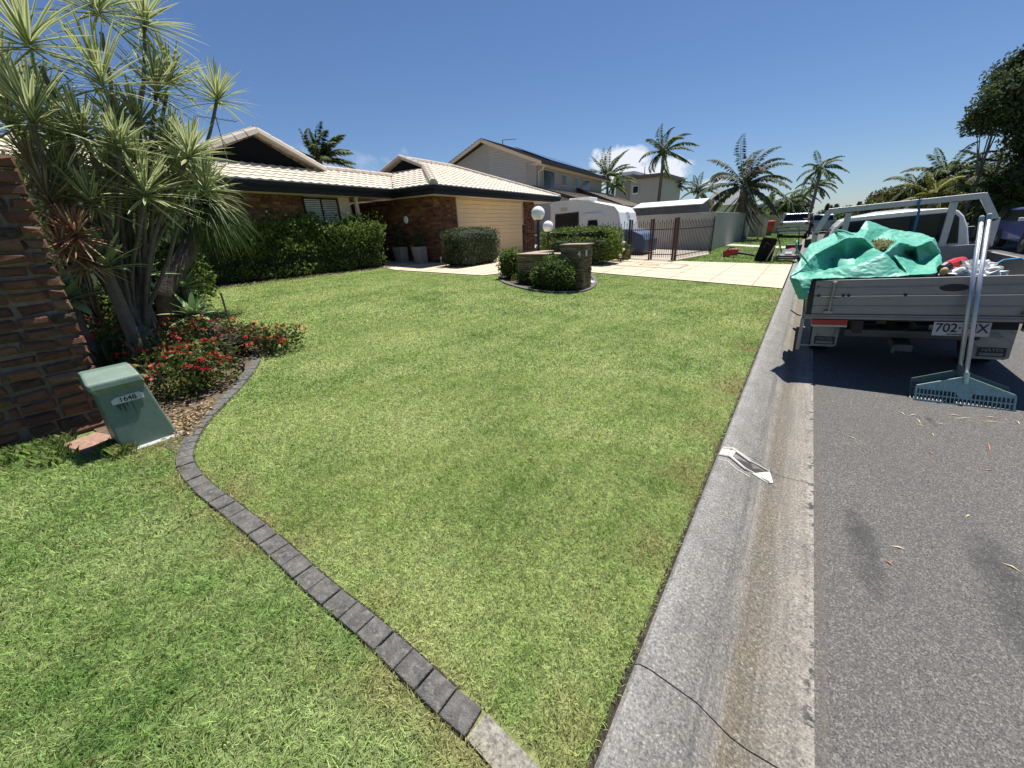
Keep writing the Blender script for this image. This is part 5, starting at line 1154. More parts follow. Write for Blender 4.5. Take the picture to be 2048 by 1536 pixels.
# ---- euphorbia with red flowers
M_eup = leafmat('euphorbia_leaf', [(.03, .06, .012), (.06, .10, .02), (.11, .14, .03), (.20, .17, .04)], .3, .4)
M_flower = leafmat('red_petal', [(.55, .015, .04), (.70, .03, .05), (.62, .05, .06), (.42, .01, .03)], .3, .5)
M_flower2 = leafmat('orange_red_petal', [(.65, .06, .04), (.75, .11, .06), (.55, .04, .03)], .3, .5)
def euph(label, pts, dims, n, nf, mf, hgt):
    c0 = G(*pts[0]); t = thing('euphorbia_bush', label, 'flowering shrub', (c0.x, c0.y, gz(c0.x)), 'red flowering euphorbia bushes'); P = []; Fp = []; st_ = MB()
    for q in pts:
        c = G(*q); c = np.array((c.x, c.y, gz(c.x) + hgt * .45)); P.append(shell(c, (dims, dims, hgt * .62), n // len(pts), .65, 2))
        for k in range(nf // len(pts)):
            d = rng.normal(size=3); d[2] = abs(d[2]) * .9 + .15; d /= np.linalg.norm(d); Fp.append(c + d * np.array((dims, dims, hgt * .62)) * rng.uniform(.9, 1.12))
        for k in range(5):
            a = rng.uniform(0, 6.28); st_.tube([(c[0], c[1], gz(c[0]) - .02), (c[0] + math.cos(a) * dims * .7, c[1] + math.sin(a) * dims * .7, c[2] + hgt * rng.uniform(.1, .5))], [.014, .008], 5)
    P = np.concatenate(P); P = P[P[:, 2] > np.clip(SL * (-P[:, 0] - .25), 0, .5) + .03]; V, F = leaf_np(P, .062 * rng.uniform(.6, 1.2, len(P)), .2, 2.0, (0, 0, .6)); npmesh('foliage', V, F, M_eup, t)
    Fp = [f for f in Fp if f[2] > gz(f[0]) + .06][:95]
    for f in Fp:
        Q = f + rng.normal(0, .022, (8, 3)) * np.array((1.2, 1.2, .5)); V, F = leaf_np(Q, .030, .75, 1.0, (0, 0, .0)); npmesh('flower_head', V, F, mf, t)
    st_.build('stems', M_bark2, t)
euph('large euphorbia bush with crimson flowers in front of the dracaena stems', [(345, 800), (395, 785), (430, 770), (380, 740), (330, 750)], .30, 2900, 44, M_flower, .46)
euph('euphorbia bush with crimson flowers behind the service pillar', [(225, 740), (255, 710), (215, 700), (270, 735)], .28, 1400, 22, M_flower, .52)
euph('euphorbia bush with orange red flowers spilling onto the lawn edge', [(545, 705), (575, 700), (520, 705), (490, 690)], .26, 1100, 26, M_flower2, .34)
euph('small euphorbia with red flowers at the foot of the rough trunk', [(360, 690), (400, 680), (440, 690)], .26, 900, 12, M_flower, .34)
c = G(470, 705); shrub('dry_clump', 'brownish leafy ground clump behind the orange flowers', 'plant', (c.x, c.y, gz(c.x) + .12), (.55, .4, .2), 900, .07, leafmat('brownish_leaf', [(.05, .05, .02), (.10, .08, .04), (.14, .11, .06)]), core=.6, stem=False, lumps=.3)
# metal garden stake and tap hose
sk = thing('garden_stake', 'thin dark metal stake standing in the bed against the lawn', 'stake', G(466, 668)); s0 = G(466, 668); s1 = AR(452, 585, math.hypot(s0.x, s0.y)); s1.x, s1.y = s0.x - .01, s0.y + .01
s0.z = gz(s0.x); MB().bar(s0, s1, .028, .018).build('bar', mat('weathered_steel', (.16, .16, .17), .5, .4), sk); MB().box((s0.x, s0.y, s0.z + .02), (.09, .06, .05)).build('foot', M_black, sk)
hs = MB(); hc = G(445, 745)
for r_, dz in ((.24, .05), (.20, .09), (.26, .12)): hs.tube([(hc.x + math.cos(a / 3) * r_ * 1.2, hc.y + math.sin(a / 3) * r_ * .9, gz(hc.x) + dz) for a in range(17)], .010, 6)
tag(hs.build('hose_coil', M_black, smooth=True), 'coiled dark garden hose lying under the red flowers', 'hose')
ch_ = []; 
for (px, py, n, s) in ((385, 850, 900, 26), (350, 865, 300, 16), (240, 730, 400, 40), (420, 820, 250, 14), (310, 830, 400, 30), (480, 640, 300, 60), (300, 780, 500, 45)):
    for k in range(n):
        p = G(px + random.gauss(0, s), py + random.gauss(0, s * .5)); ch_.append((p.x, p.y, gz(p.x) + .02 + random.random() * .012))
P = np.array(ch_); keep = inpoly(P, bedpoly); P = P[keep]; V, F = leaf_np(P, .04 * rng.uniform(.5, 1.2, len(P)), .8, 3.0, None, .1); tag(npmesh('wood_chips', V, F, leafmat('wood_chip', [(.30, .22, .12), (.42, .32, .18), (.18, .12, .07), (.50, .40, .26)], 0, .9)), 'tan wood chip mulch between the service pillar and the edging', 'mulch', kind='stuff')
hb = []
for k in range(1800):
    p = Vector((random.uniform(-12.5, -11.9), random.uniform(3.0, 9.6), 0)); hb.append((p.x, p.y, gz(p.x) + .03))
P = np.array(hb); V, F = leaf_np(P, .05, .8, 2.0, None, .1); tag(npmesh('leaf_litter', V, F, leafmat('dry_leaf', [(.12, .08, .05), (.22, .15, .09), (.30, .24, .16)], 0, .9)), 'dry leaf litter along the foot of the long hedge', 'leaf litter', kind='stuff')
# ------------------------------------------------------------------ the ute
UT = thing('tray_ute', 'white cab ute with dropside aluminium tray parked at the kerb', 'ute', (.14, 5.5, .566), rot=(0, -R(3.9), 0))
UM = wm(UT)
def L(name, mb, m, par=UT, **k):
    if par is UT: return mb.build(name, m, UT, world=False, **k)
    return mb.build(name, m, par, world=False, **k)
TW, TL, TH = 1.86, 2.66, .36
tg = MB(); pf = [(0, 0), (0, .075), (.012, .078), (.012, .087), (0, .09), (0, .182), (.010, .185), (.010, .195), (0, .198), (0, .275), (.006, .278), (.006, .284), (0, .287), (0, .352), (.004, .36), (-.03, .36), (-.03, 0)]
tg.prism([(.05, -.0 - x, z) for x, z in pf], (TW - .06, 0, 0)); L('tailgate', tg, M_alu)
br = MB()
for z in (.1915,): br.bx((.12, -.0118, z - .0035), (TW - .1, -.010, z + .0035))
L('tailgate_rib', br, mat('bright_rib', (.8, .8, .8), .25, .6))
en = MB(); en.bx((.0, -.006, 0.0), (.049, .03, .355)); L('corner_post', en, M_dark, bevel=.004)
en = MB(); en.bx((TW - .008, -.006, 0.0), (TW + .04, .03, .355)); L('corner_post', en, M_dark, bevel=.004)
rl = MB(); rl.bx((-.01, -.02, -.055), (TW + .04, .05, -.004)); rl.bx((-.01, -.03, -.030), (TW + .04, -.0205, -.022)); L('rear_rail', rl, M_alu, bevel=.004)
for x in (.20, TW - .25):
    lt = MB(); lt.tube([(x, -.035, .03), (x + .012, -.035, .33)], .014, 8); lt.lathe((x + .012, -.035, .325), [(.02, 0), (.022, .02), (.012, .03)], 8); lt.bx((x - .045, -.05, .010), (x + .03, -.014, .038)); lt.bar((x - .02, -.03, .16), (x + .045, -.025, .16), .02, .02); L('latch', lt, mat('latch_metal', (.32, .31, .30), .45, .7))
bt = MB()
for x in (.09, .30, .345, .78): bt.lathe((x, -.012, .20), [(.014, 0), (.014, .008), (.006, .012)], 8, Matrix.Rotation(R(90), 3, 'X'))
for z in (.08, .19, .3): bt.lathe((.075, -.001, z), [(.008, 0), (.008, .006)], 8, Matrix.Rotation(R(90), 3, 'X'))
L('bolts', bt, M_black)
ov = MB(); ov.lathe((1.105, -.002, .262), [(.098, 0), (.1, .003), (.09, .006)], 24, Matrix.Diagonal((1, 1, .36)) @ Matrix.Rotation(R(90), 3, 'X') if False else Matrix.Rotation(R(90), 3, 'X') @ Matrix.Diagonal((1, .34, 1))); L('oval_badge', ov, M_dark)
fl_ = MB(); fl_.bx((0, .03, .0), (TW + .03, TL, .018)); 
for k in range(11): fl_.bx((.02 + k * .168, .04, .0185), (.03 + k * .168, TL, .024))
L('tray_floor', fl_, M_alu)
for x0 in (-.012, TW + .012):
    sb = MB(); sb.bx((x0, .032, .0), (x0 + .028, TL - .03, .10)); sb.bx((x0 + .004, .032, .1), (x0 + .024, TL - .03, .19)); sb.bx((x0, .032, .19), (x0 + .028, TL - .03, .29)); sb.bx((x0 - .002, .032, .29), (x0 + .032, TL - .03, .36)); L('side_board', sb, M_alu)
sr = MB(); sr.bx((-.03, .04, -.07), (.03, TL, -.002)); sr.bx((TW, .04, -.07), (TW + .05, TL, -.002)); L('side_rail', sr, M_alu)
# ropes rail legs hanging under the left rear corner
lg = MB(); lg.bar((-.02, -.01, -.05), (-.03, -.0, -.42), .035, .02); lg.bar((-.02, .04, -.05), (-.025, .05, -.40), .02, .012); lg.bar((-.02, -.01, -.36), (.09, .02, -.37), .014); L('corner_bracket', lg, M_alu)
hb_ = MB(); yh = TL
hb_.bx((.0, yh, .0), (TW + .03, yh + .04, .20)); hb_.bx((.0, yh + .004, .205), (TW + .03, yh + .036, .40)); hb_.bx((-.0, yh - .01, .402), (TW + .03, yh + .05, .455)); L('headboard_panel', hb_, M_alu)
fr_ = MB(); w_ = .075
for (a, b) in (((.12, yh + .02, 1.07), (1.72, yh + .02, 1.06)), ((1.705, yh + .02, 1.08), (1.88, yh + .02, .74)), ((1.88, yh + .02, .77), (1.88, yh + .02, .42)), ((.135, yh + .02, 1.07), (.0, yh + .02, .74)), ((.0, yh + .02, .77), (.0, yh + .02, .42)), ((.37, yh + .02, 1.02), (.34, yh + .02, .45)), ((1.46, yh + .02, 1.02), (1.44, yh + .02, .45))):
    fr_.bar(a, b, w_ if abs(a[0] - b[0]) < 1 else .05, .075 if abs(a[0] - b[0]) > 1 else .045, (0, 1, 0) if abs(a[0] - b[0]) < 1 else (0, 0, 1))
L('headboard_frame', fr_, alu('sunlit_aluminium', (.50, .49, .48), .45), bevel=.006)  # lighter copy of the aluminium, sunlight put into its colour
gs = MB(); gs.prism([(1.80, yh + .015, .45), (1.88, yh + .015, .45), (1.88, yh + .015, .62), (1.85, yh + .015, .76), (1.80, yh + .015, .70)], (0, .01, 0)); L('gusset', gs, M_alu)
# under tray
tlm = mat('tail_lens', (.38, .02, .015), .25, var=.05)
for x0 in (.065, 1.60): 
    q = L('tail_light', MB().bx((x0, -.035, -.115), (x0 + .31, .03, -.058)), tlm, bevel=.004); L('lens_strip', MB().bx((x0, -.037, -.137), (x0 + .31, .03, -.116)), mat('pale_lens', (.45, .38, .33), .3), q)
np_ = L('number_plate', MB().prism([(1.025, -.038, -.06), (1.40, -.038, -.06), (1.40, -.055, -.19), (1.025, -.055, -.19)], (0, .006, 0)), mat('plate_white', (.50, .48, .45), .45)); 
text('plate_text', '702\u00b7IHX', .118, M_black, frame((1.213, -.0485, -.118), (1, 0, 0), (0, .13, 1)), None, ext=.001, sx=.86).parent = np_
text('plate_slogan', 'QUEENSLAND', .02, M_black, frame((1.213, -.0565, -.176), (1, 0, 0), (0, .13, 1)), None, ext=.001, sx=1.4).parent = np_
ch = MB(); 
for x in (.48, 1.28): ch.bar((x, .1, -.16), (x, 3.2, -.16), .08, .14)
for y in (.15, .9, 1.7, 2.4): ch.bar((.1, y, -.06), (1.78, y, -.06), .05, .07)
ch.bx((.62, .10, -.12), (.70, .14, -.04)); L('chassis', ch, M_dark)
L('tow_bar', MB().bx((.80, .12, -.42), (.95, .5, -.34)).bx((.78, .02, -.42), (.80, .14, -.33)).bx((.4, .35, -.33), (1.35, .42, -.24)), mat('tow_metal', (.10, .10, .10), .5, .5), bevel=.01)
L('axle', MB().tube([(.1, 1.15, -.34), (1.76, 1.15, -.34)], .055, 10).ball((.9, 1.15, -.34), .13, 8), M_dark)
L('spare_tray_box', MB().bx((1.0, .5, -.36), (1.5, .9, -.2)), mat('blue_box', (.04, .06, .09), .6), bevel=.02); L('label', MB().bx((1.10, .49, -.26), (1.18, .496, -.2)), M_white)
def wheel(x, y, z, r=.335, w=.22, side=1):
    ax = Matrix.Rotation(R(90), 3, 'Y'); o_ = L('wheel', MB().lathe((x, y, z), [(r * .58, -w / 2), (r * .93, -w / 2), (r, -w / 2 + .03), (r, w / 2 - .03), (r * .93, w / 2), (r * .58, w / 2)], 28, ax), M_rubber); 
    L('rim', MB().lathe((x, y, z), [(.06, -w * .45), (r * .57, -w * .42), (r * .57, w * .42), (.06, w * .45)], 20, ax), M_white, o_)
gzl = lambda x: rz(x + .14) - .566 - x * .068 + .335
for x in (.20, 1.66): wheel(x, 1.15, gzl(x))
for x in (.24, 1.62): wheel(x, 4.9, gzl(x))
for i, (xa, xb) in enumerate(((.10, .36), (1.46, 1.74))):
    zt = -.07; zg = -.245; zb_ = gzl(xa) - .335 + .19
    gd_ = L('mud_guard', MB().prism([(xa, .58, zt - .02), (xb, .58, zt - .02), (xb, .54, zg), (xa, .54, zg)], (0, .03, 0)), M_black if i else mat('guard_grey', (.30, .28, .25), .8))
    fq = L('mud_flap', MB().prism([(xa, .545, zg - .002), (xb, .545, zg - .002), (xb - .01, .50, zb_ + .02), (xb - .04, .50, zb_), (xa, .50, zb_)], (0, .008, 0)), mat('mudflap', (.42, .40, .36), .8, dirt=(.12, .11, .10)))
    xm = (xa + xb) / 2; zz_ = zb_ + .075
    lb2 = L('flap_label', MB().box((xm, .502, zz_), (.20, .004, .095), Matrix.Rotation(R(-7), 3, 'X')), M_black, fq)
    L('flap_label_panel', MB().box((xm, .498, zz_ - .022), (.165, .004, .03), Matrix.Rotation(R(-7), 3, 'X')), mat('flap_label_pale', (.26, .24, .21), .7), fq)
    text('flap_text', 'HAYES', .046, mat('flap_letters', (.30, .28, .25), .7), frame((xm, .497, zz_ + .022), (1, 0, 0), (0, .12, 1)), None, ext=.001, sx=1.1).parent = fq
# cab: cross section swept forward, window openings inset
def section(k, top, inset=0): return [(.10 + k, -.20), (.09 + k, .12), (.11 + k, .42), (.17 + k, .68), (.235 + k, .83), (.30 + k, .905), (.42 + k, .95), (.75, top), (1.11, top), (1.44 - k, .95), (1.56 - k, .905), (1.625 - k, .83), (1.69 - k, .68), (1.75 - k, .42), (1.77 - k, .12), (1.76 - k, -.20)]
cab = MB(); st_ = [(yh + .17, 0.02, .955, 1), (yh + .22, 0, .97, 1), (yh + .9, 0, .99, 1), (yh + 1.35, 0, .97, 1), (yh + 1.95, .06, .52, .55), (yh + 2.9, .08, .42, .45), (yh + 3.1, .14, .20, .25)]
for y, k, top, hs_ in st_:
    for x, z in section(k, top): 
        cab.v.append((x, y, z if z < .3 or hs_ == 1 else .3 + (z - .3) * hs_ * .75))
m_ = 16
for i in range(len(st_) - 1):
    for j in range(m_): cab.f.append((i * m_ + j, i * m_ + (j + 1) % m_, (i + 1) * m_ + (j + 1) % m_, (i + 1) * m_ + j))
cab.f += [tuple(range(m_)), tuple(reversed(range((len(st_) - 1) * m_, len(st_) * m_)))]
M_utewhite = mat('ute_paint', (.68, .67, .64), .3, var=.03, coat=.5)
cabo = L('cab', cab, M_utewhite, bevel=.02)
yb = yh + .168
L('rear_window', MB().prism([(.26, yb, .50), (1.60, yb, .50), (1.555, yb, .80), (1.49, yb, .865), (.37, yb, .865), (.305, yb, .80)], (0, -.012, 0)), M_glass)
L('window_seal', MB().prism([(.235, yb + .003, .475), (1.625, yb + .003, .475), (1.575, yb + .003, .81), (1.50, yb + .003, .89), (.36, yb + .003, .89), (.285, yb + .003, .81)], (0, -.008, 0)), M_black)
for s in (0, 1):
    X = (lambda x: x) if s else (lambda x: 1.86 - x); L('side_window', MB().prism([(X(1.755), yh + .30, .47), (X(1.755), yh + 1.2, .47), (X(1.69), yh + 1.15, .74), (X(1.655), yh + .35, .80)], (.012 if s else -.012, 0, 0)), M_glass)
    L('mirror', MB().box((X(1.90), yh + 1.25, .56), (.18, .08, .16)), M_black, bevel=.02)
L('windscreen', MB().prism([(.22, yh + 1.92, .56), (1.64, yh + 1.92, .56), (1.50, yh + 1.42, .93), (.36, yh + 1.42, .93)], (0, .02, .02)), M_glass)
# blue tie-down strap over the headboard and cords
def cord(label, pts, r, m, cat='strap'): return tag(MB().tube(pts, r, 6).build('tie_strap' if cat == 'strap' else 'rope', m, smooth=True), label, cat)
M_blue = mat('blue_webbing', (.03, .14, .36), .6); M_cyan = mat('blue_rope', (.05, .30, .48), .6)
W_ = lambda x, y, z: UM @ Vector((x, y, z))
cord('blue tie down strap knotted over the top bar of the headboard', [W_(1.10, yh - .03, 1.03), W_(1.12, yh - .04, 1.10), W_(1.10, yh + .08, 1.09), W_(1.13, yh - .02, .95), W_(1.125, yh - .02, .7), W_(1.12, yh - .03, .5)], .014, M_blue)
cord('blue rope crossing the tray beside the green bag', [W_(1.05, 1.9, .42), W_(1.22, 1.2, .30), W_(1.30, .6, .34)], .008, M_blue, 'rope')
cord('thin cyan rope tied to the right side board', [W_(1.15, .1, .40), W_(1.35, .6, .30), W_(1.62, 1.0, .40), W_(1.86, 1.2, .40)], .007, M_cyan, 'rope')
# things lying in the tray behind the tailgate
bl_ = thing('hedge_trimmer', 'red and black power tool lying in the tray beside the green bag', 'power tool', W_(1.12, .35, .1))
def ZT(px, py, y): return AY(px, py, 5.5 + y)
a, b = ZT(1893, 533, .40), ZT(1925, 521, .62); MB().tube([a, a.lerp(b, .5), b], [.05, .055, .04], 10).build('housing', M_red, bl_); MB().tube([ZT(1884, 538, .36), a], [.045, .05], 10).build('motor', M_black, bl_); MB().bar(ZT(1895, 527, .38), ZT(1930, 519, .60), .015, .015).build('handle', M_white, bl_)
MB().ball(ZT(1888, 543, .30), .032, 8, (1, 1, 1.3)).build('cap', mat('tan_cap', (.55, .33, .14), .6), bl_); MB().bx(ZT(1885, 560, .28) - Vector((0, 0, .25)), ZT(1925, 545, .6)).build('case', M_black, bl_)
rag = thing('white_sacks', 'crumpled white plastic sacks in the tray behind the rake handles', 'sacks', W_(1.3, .5, .1))
for i, (px, py, y, r_, sq) in enumerate(((1913, 546, .45, .07, (1.4, 1, .7)), (1948, 540, .5, .10, (1.3, 1, .8)), (1975, 549, .4, .09, (1.1, 1, .8)), (1930, 555, .4, .10, (1.8, 1, .7)))):
    c = ZT(px, py, y); q = core_mesh(c, (r_ * sq[0], r_, r_ * sq[2]), 2.5, 1, i * 7.3, .8); q.build('sack', mat('white_sack', (.66, .66, .64), .6), rag, smooth=False)
MB().bx(W_(1.05, .2, .03), W_(1.55, .7, .26)).build('crate', M_black, rag)
# green sack of clippings, hanging over the left rear corner
bag = thing('green_bag', 'crumpled aqua green tarpaulin bag of lawn clippings slumped over the tray corner', 'garden bag', (.5, 6.1, .6))
BP = dict(A=(880, 405, 6.95), B=(905, 505, 6.75), C=(1140, 500, 7.0), D=(1450, 545, 7.0), E=(1580, 590, 6.9), F=(1650, 750, 6.6), G1=(1662, 880, 6.2), H1=(1600, 968, 5.72), I=(1330, 985, 5.60), J=(1000, 1002, 5.57), K=(700, 1005, 5.56), L=(330, 1012, 5.46), M=(185, 1020, 5.40), N=(92, 1000, 5.45), O=(225, 785, 5.85), P=(300, 655, 6.2), Q=(440, 600, 6.5), R=(565, 530, 6.75), S=(690, 588, 6.02), T=(668, 850, 6.12), U=(342, 770, 5.80), V=(375, 952, 5.74), W=(790, 545, 6.7), X=(1070, 742, 5.8), Y1=(1210, 638, 5.98), Z1=(1395, 682, 6.2), A2=(1545, 618, 6.14), B2=(1552, 775, 6.5), C2=(1420, 850, 6.22), D2=(1160, 765, 5.92), E2=(855, 590, 6.1), G2=(940, 625, 6.62), H2=(1150, 640, 6.55), F2=(975, 700, 6.12), HA=(295, 1160, 5.37), HB=(270, 1228, 5.39), HC=(190, 1228, 5.42), HD=(130, 1090, 5.44), HE=(225, 1110, 5.35), HF=(200, 930, 5.60), K2=(720, 930, 5.62), L2=(1230, 950, 5.66), M2=(1100, 860, 5.7), N2=(850, 850, 5.7), O2=(560, 700, 6.12), Q2=(800, 720, 6.26), R2=(1330, 780, 6.52), S2=(1250, 590, 6.8), T2=(1480, 640, 6.7), U2=(1590, 850, 6.10), V2=(460, 800, 5.96), W2=(600, 620, 6.34))
names = list(BP); pos2 = [Vector((BP[k][0], -BP[k][1])) for k in names]; pos3 = [AY(1560 + BP[k][0] * .1953, 360 + BP[k][1] * .1953, BP[k][2]) for k in names]
outer = ['A', 'C', 'D', 'E', 'F', 'G1', 'H1', 'I', 'J', 'K', 'L', 'HA', 'HB', 'HC', 'HD', 'N', 'O', 'P', 'Q', 'R', 'W']
ix = {k: i for i, k in enumerate(names)}
edges = [(ix[outer[i]], ix[outer[(i + 1) % len(outer)]]) for i in range(len(outer))]
for ch_s in ('A B', 'B C', 'B G2', 'G2 H2', 'S T', 'U S', 'U V2', 'V2 T', 'V K2', 'T X', 'X M2', 'X Y1', 'Y1 Z1', 'Z1 A2', 'A2 B2', 'B2 C2', 'C2 D2', 'D2 X', 'E2 F2', 'F2 X', 'S E2', 'X I', 'D2 L2', 'N M', 'M L', 'M HE', 'O U', 'U V', 'G2 F2', 'HF V', 'V N2', 'N2 X', 'C S2', 'S2 T2', 'T2 E'):
    a, b = ch_s.split(); edges.append((ix[a], ix[b]))
r_ = delaunay_2d_cdt(pos2, edges, [], 0, 1e-4); vv_, _, ff_ = r_[0], r_[1], r_[2]; orig = r_[3]
P3_ = []
for i, v in enumerate(vv_):
    o_ = orig[i]
    if o_: P3_.append(pos3[o_[0]])
    else:
        w = [1 / max((v - p).length, 1e-3) ** 2 for p in pos2]; s_ = sum(w); yy = sum(a * BP[k][2] for a, k in zip(w, names)) / s_; P3_.append(AY(1560 + v.x * .1953, 360 - v.y * .1953, yy))
opoly = [Vector((BP[k][0], -BP[k][1], 0)) for k in outer]; hole = [Vector((BP[k][0], -BP[k][1], 0)) for k in ('G2', 'H2', 'X', 'F2')]
keep = []
for f in ff_:
    c = sum((vv_[i] for i in f), Vector((0, 0))) / len(f); q = np.array([[c.x, c.y, 0]])
    if inpoly(q, opoly)[0] and not inpoly(q, hole)[0]: keep.append(f)
bm = bmesh.new(); bv = [bm.verts.new(p) for p in P3_]
for f in keep: bm.faces.new([bv[i] for i in f])
bmesh.ops.delete(bm, geom=[v for v in bm.verts if not v.link_faces], context='VERTS')
bmesh.ops.triangulate(bm, faces=bm.faces[:])
for it in range(4):
    bmesh.ops.subdivide_edges(bm, edges=bm.edges[:], cuts=1, use_grid_fill=True); bmesh.ops.triangulate(bm, faces=bm.faces[:])
    if it in (1, 2): bmesh.ops.smooth_vert(bm, verts=bm.verts[:], factor=.3, use_axis_x=True, use_axis_y=True, use_axis_z=True)
bm.normal_update(); cen = Vector((.6, 6.3, .3))
for v in bm.verts:
    p = v.co; n_ = v.normal if v.normal.dot(p - cen) > 0 else -v.normal
    f1_ = 1 - abs(mnoise.noise(p * 5.5 + Vector((3, 0, 0)))) * 2; f2_ = 1 - abs(mnoise.noise(Vector((p.x * 16, p.y * 10, p.z * 22)))) * 2; f3_ = mnoise.noise(p * 45)
    v.co = p + n_ * (.004 * f1_ + .0065 * f2_ + .0012 * f3_ - .004)
me = bpy.data.meshes.new('sheet'); bm.to_mesh(me); bm.free()
M_tarp = mat('aqua_tarpaulin', (.08, .37, .27), .5, var=.10, scale=5, bump=.25, bscale=30, dirt=(.17, .42, .29), spec=.35); me.materials.append(M_tarp); me.polygons.foreach_set('use_smooth', [True] * len(me.polygons))
so_ = link('tarpaulin', me, bag); sm_ = so_.modifiers.new('s', 'SOLIDIFY'); sm_.thickness = .006
bb = core_mesh((.58, 6.28, .78), (.56, .58, .38), 2.6, .96, 9.1, .35); bb.v = [(x, y, max(z, .6)) for x, y, z in bb.v]; bb.build('bag_body', M_tarp, bag, smooth=True)
gcl = AY(1762, 487, 6.42); P = shell((gcl.x, gcl.y, gcl.z - .12), (.26, .24, .16), 5200, .3, 2); V, F = leaf_np(P, .035, .3, 5, (0, 0, .3)); npmesh('clippings', V, F, leafmat('clippings', [(.20, .22, .06), (.30, .28, .10), (.13, .16, .04), (.38, .34, .15)], .1, .8), bag); core_mesh((gcl.x, gcl.y, gcl.z - .12), (.25, .23, .15), 2, 1, 2).build('clippings_heap', mat('clippings_heap', (.10, .10, .03), .9, var=.5, scale=40), bag)
lo = MB(); h0 = [AY(1560 + u * .1953, 360 + v * .1953, y) for u, v, y in ((565, 540, 6.7), (600, 515, 6.6), (700, 540, 6.45), (760, 575, 6.3))]; lo.tube(resample(h0, .05), .012, 6)
h1 = [AY(1560 + u * .1953, 360 + v * .1953, y) for u, v, y in ((175, 620, 5.6), (165, 690, 5.58), (200, 750, 5.6), (260, 820, 5.66), (340, 930, 5.66))]; lo.tube(resample(h1, .05), .010, 6); lo.build('carry_loops', M_tarp, bag, smooth=True)
# ------------------------------------------------------------------ rakes leaning on the tailgate
def rake(label, A, B, tt, off, m_head):
    d = (B - A).normalized(); top = A + (B - A) * tt; t = thing('rake', label, 'rake', A, 'wide lawn rakes leaning on the tailgate'); wv = Vector((1, .06, .02)).normalized(); dn = -d; nrm = wv.cross(d).normalized()
    if nrm.y > 0: nrm = -nrm
    MB().tube([A - d * .02, top], .0165, 14).build('handle', M_galv, t, smooth=True)
    MB().lathe(top, [(.018, -.05), (.019, .0), (.012, .012)], 10, Matrix((wv, d.cross(wv), d)).transposed()).build('end_cap', mat('end_cap', (.35, .38, .42), .4), t)
    hd = MB(); P = lambda u, v, n=0.: A + wv * u + dn * v + nrm * n; hw = .315; v1, v2, v3 = .125, .185, .245
    hd.prism([P(0, -.01), P(hw, v1 - .01), P(hw, v1 + .012), P(-hw, v1 + .012), P(-hw, v1 - .01)], nrm * .006)
    hd.prism([P(-.05, v1 + .011, .001), P(.06, v1 + .011, .001), P(.04, v2, .001), P(-.03, v2, .001)], nrm * .007)
    for v in (v2, v3): hd.bar(P(-hw, v, .004), P(hw, v, .004), .012, .010)
    
    for s in (-1, 1): hd.bar(P(s * hw, v1 - .01, .006), P(s * hw, v3, .006), .012, .014); hd.bar(P(0, -.012, .006), P(s * hw, v1 - .012, .008), .010, .018)
    hd.tube([P(0, .05, .02), P(0, -.05, .008)], [.016, .022], 8)
    hd.build('head', m_head, t); tn = MB(); n = 25
    for i in range(n):
        u = -hw + 2 * hw * i / (n - 1); tn.tube([P(u, v1, .004), P(u, v3, .005), P(u, v3 + .03, .012), P(u * 1.0, v3 + .055, .045)], [.0050, .0050, .0042, .0028], 4)
    tn.build('tines', m_head, t); return t
A1 = AY(1931, 757, 5.10); B1 = AY(1961, 553, 5.455); M_rk = mat('rake_green', (.26, .40, .36), .4, var=.15, dirt=(.42, .52, .47), scale=18)
rake('front rake of the leaning pair with a pale green slotted head', A1, B1, 1.60, 0, M_rk)
A2_ = A1 + Vector((-.035, .075, .04)); B2_ = B1 + Vector((-.045, .005, .005)); rake('rear rake of the leaning pair mostly hidden behind the front one', A2_, B2_, 1.60, 0, mat('rake_dark_green', (.06, .11, .10), .45))
# ------------------------------------------------------------------ broken downpipe outlet in the kerb
ol = thing('kerb_outlet', 'broken white plastic drain outlet set in the kerb top', 'drain outlet', (-.1, 2.85, -.03))
def KP(px, py, dz=0):                             # sight line to the kerb's top face
    for it in range(4):
        z = 0 if it == 0 else float(np.interp(p.x, KX, KZ)); p = GZ(px, py, z)
    return Vector((p.x, p.y, z + dz))
M_pvc = mat('white_pvc', (.72, .70, .62), .5, var=.1, dirt=(.45, .40, .33), scale=20)
oa = MB(); up_ = [KP(u, v, .010) for u, v in ((1444, 898), (1465, 900), (1500, 925), (1538, 945))]; lo_ = [KP(u, v, .010) for u, v in ((1438, 911), (1460, 915), (1490, 940), (1538, 966))]
for side in (up_, lo_): oa.tube(side, [.010, .010, .008, .006], 6)
oa.prism([up_[0], up_[1] + (up_[2] - up_[1]) * .2, lo_[1] + (lo_[2] - lo_[1]) * .1, lo_[0]], (0, 0, -.006)); oa.prism([KP(1504, 948, .006), KP(1539, 946, .012), KP(1546, 967, .006), KP(1534, 966, .004)], (0, 0, -.004)); oa.build('pipe_shell', M_pvc, ol, smooth=False)
tr_ = MB(); tr_.prism([KP(1470, 917, .004), KP(1500, 928, .004), KP(1536, 948, .004), KP(1506, 946, .004), KP(1480, 930, .004)], (0, 0, -.002)); tr_.build('channel', mat('outlet_hollow', (.05, .045, .04), .9), ol)
ck = MB()
for (pts) in (((1453, 890), (1475, 902), (1500, 918)), ((1436, 919), (1455, 922), (1472, 938), (1500, 955))):
    q = [KP(u, v, .002) for u, v in pts]
    for a, b in zip(q, q[1:]): ck.bar(a, b, .008, .003)
ck.build('mortar_lip', mat('mortar_lip', (.48, .45, .40), .9), ol)
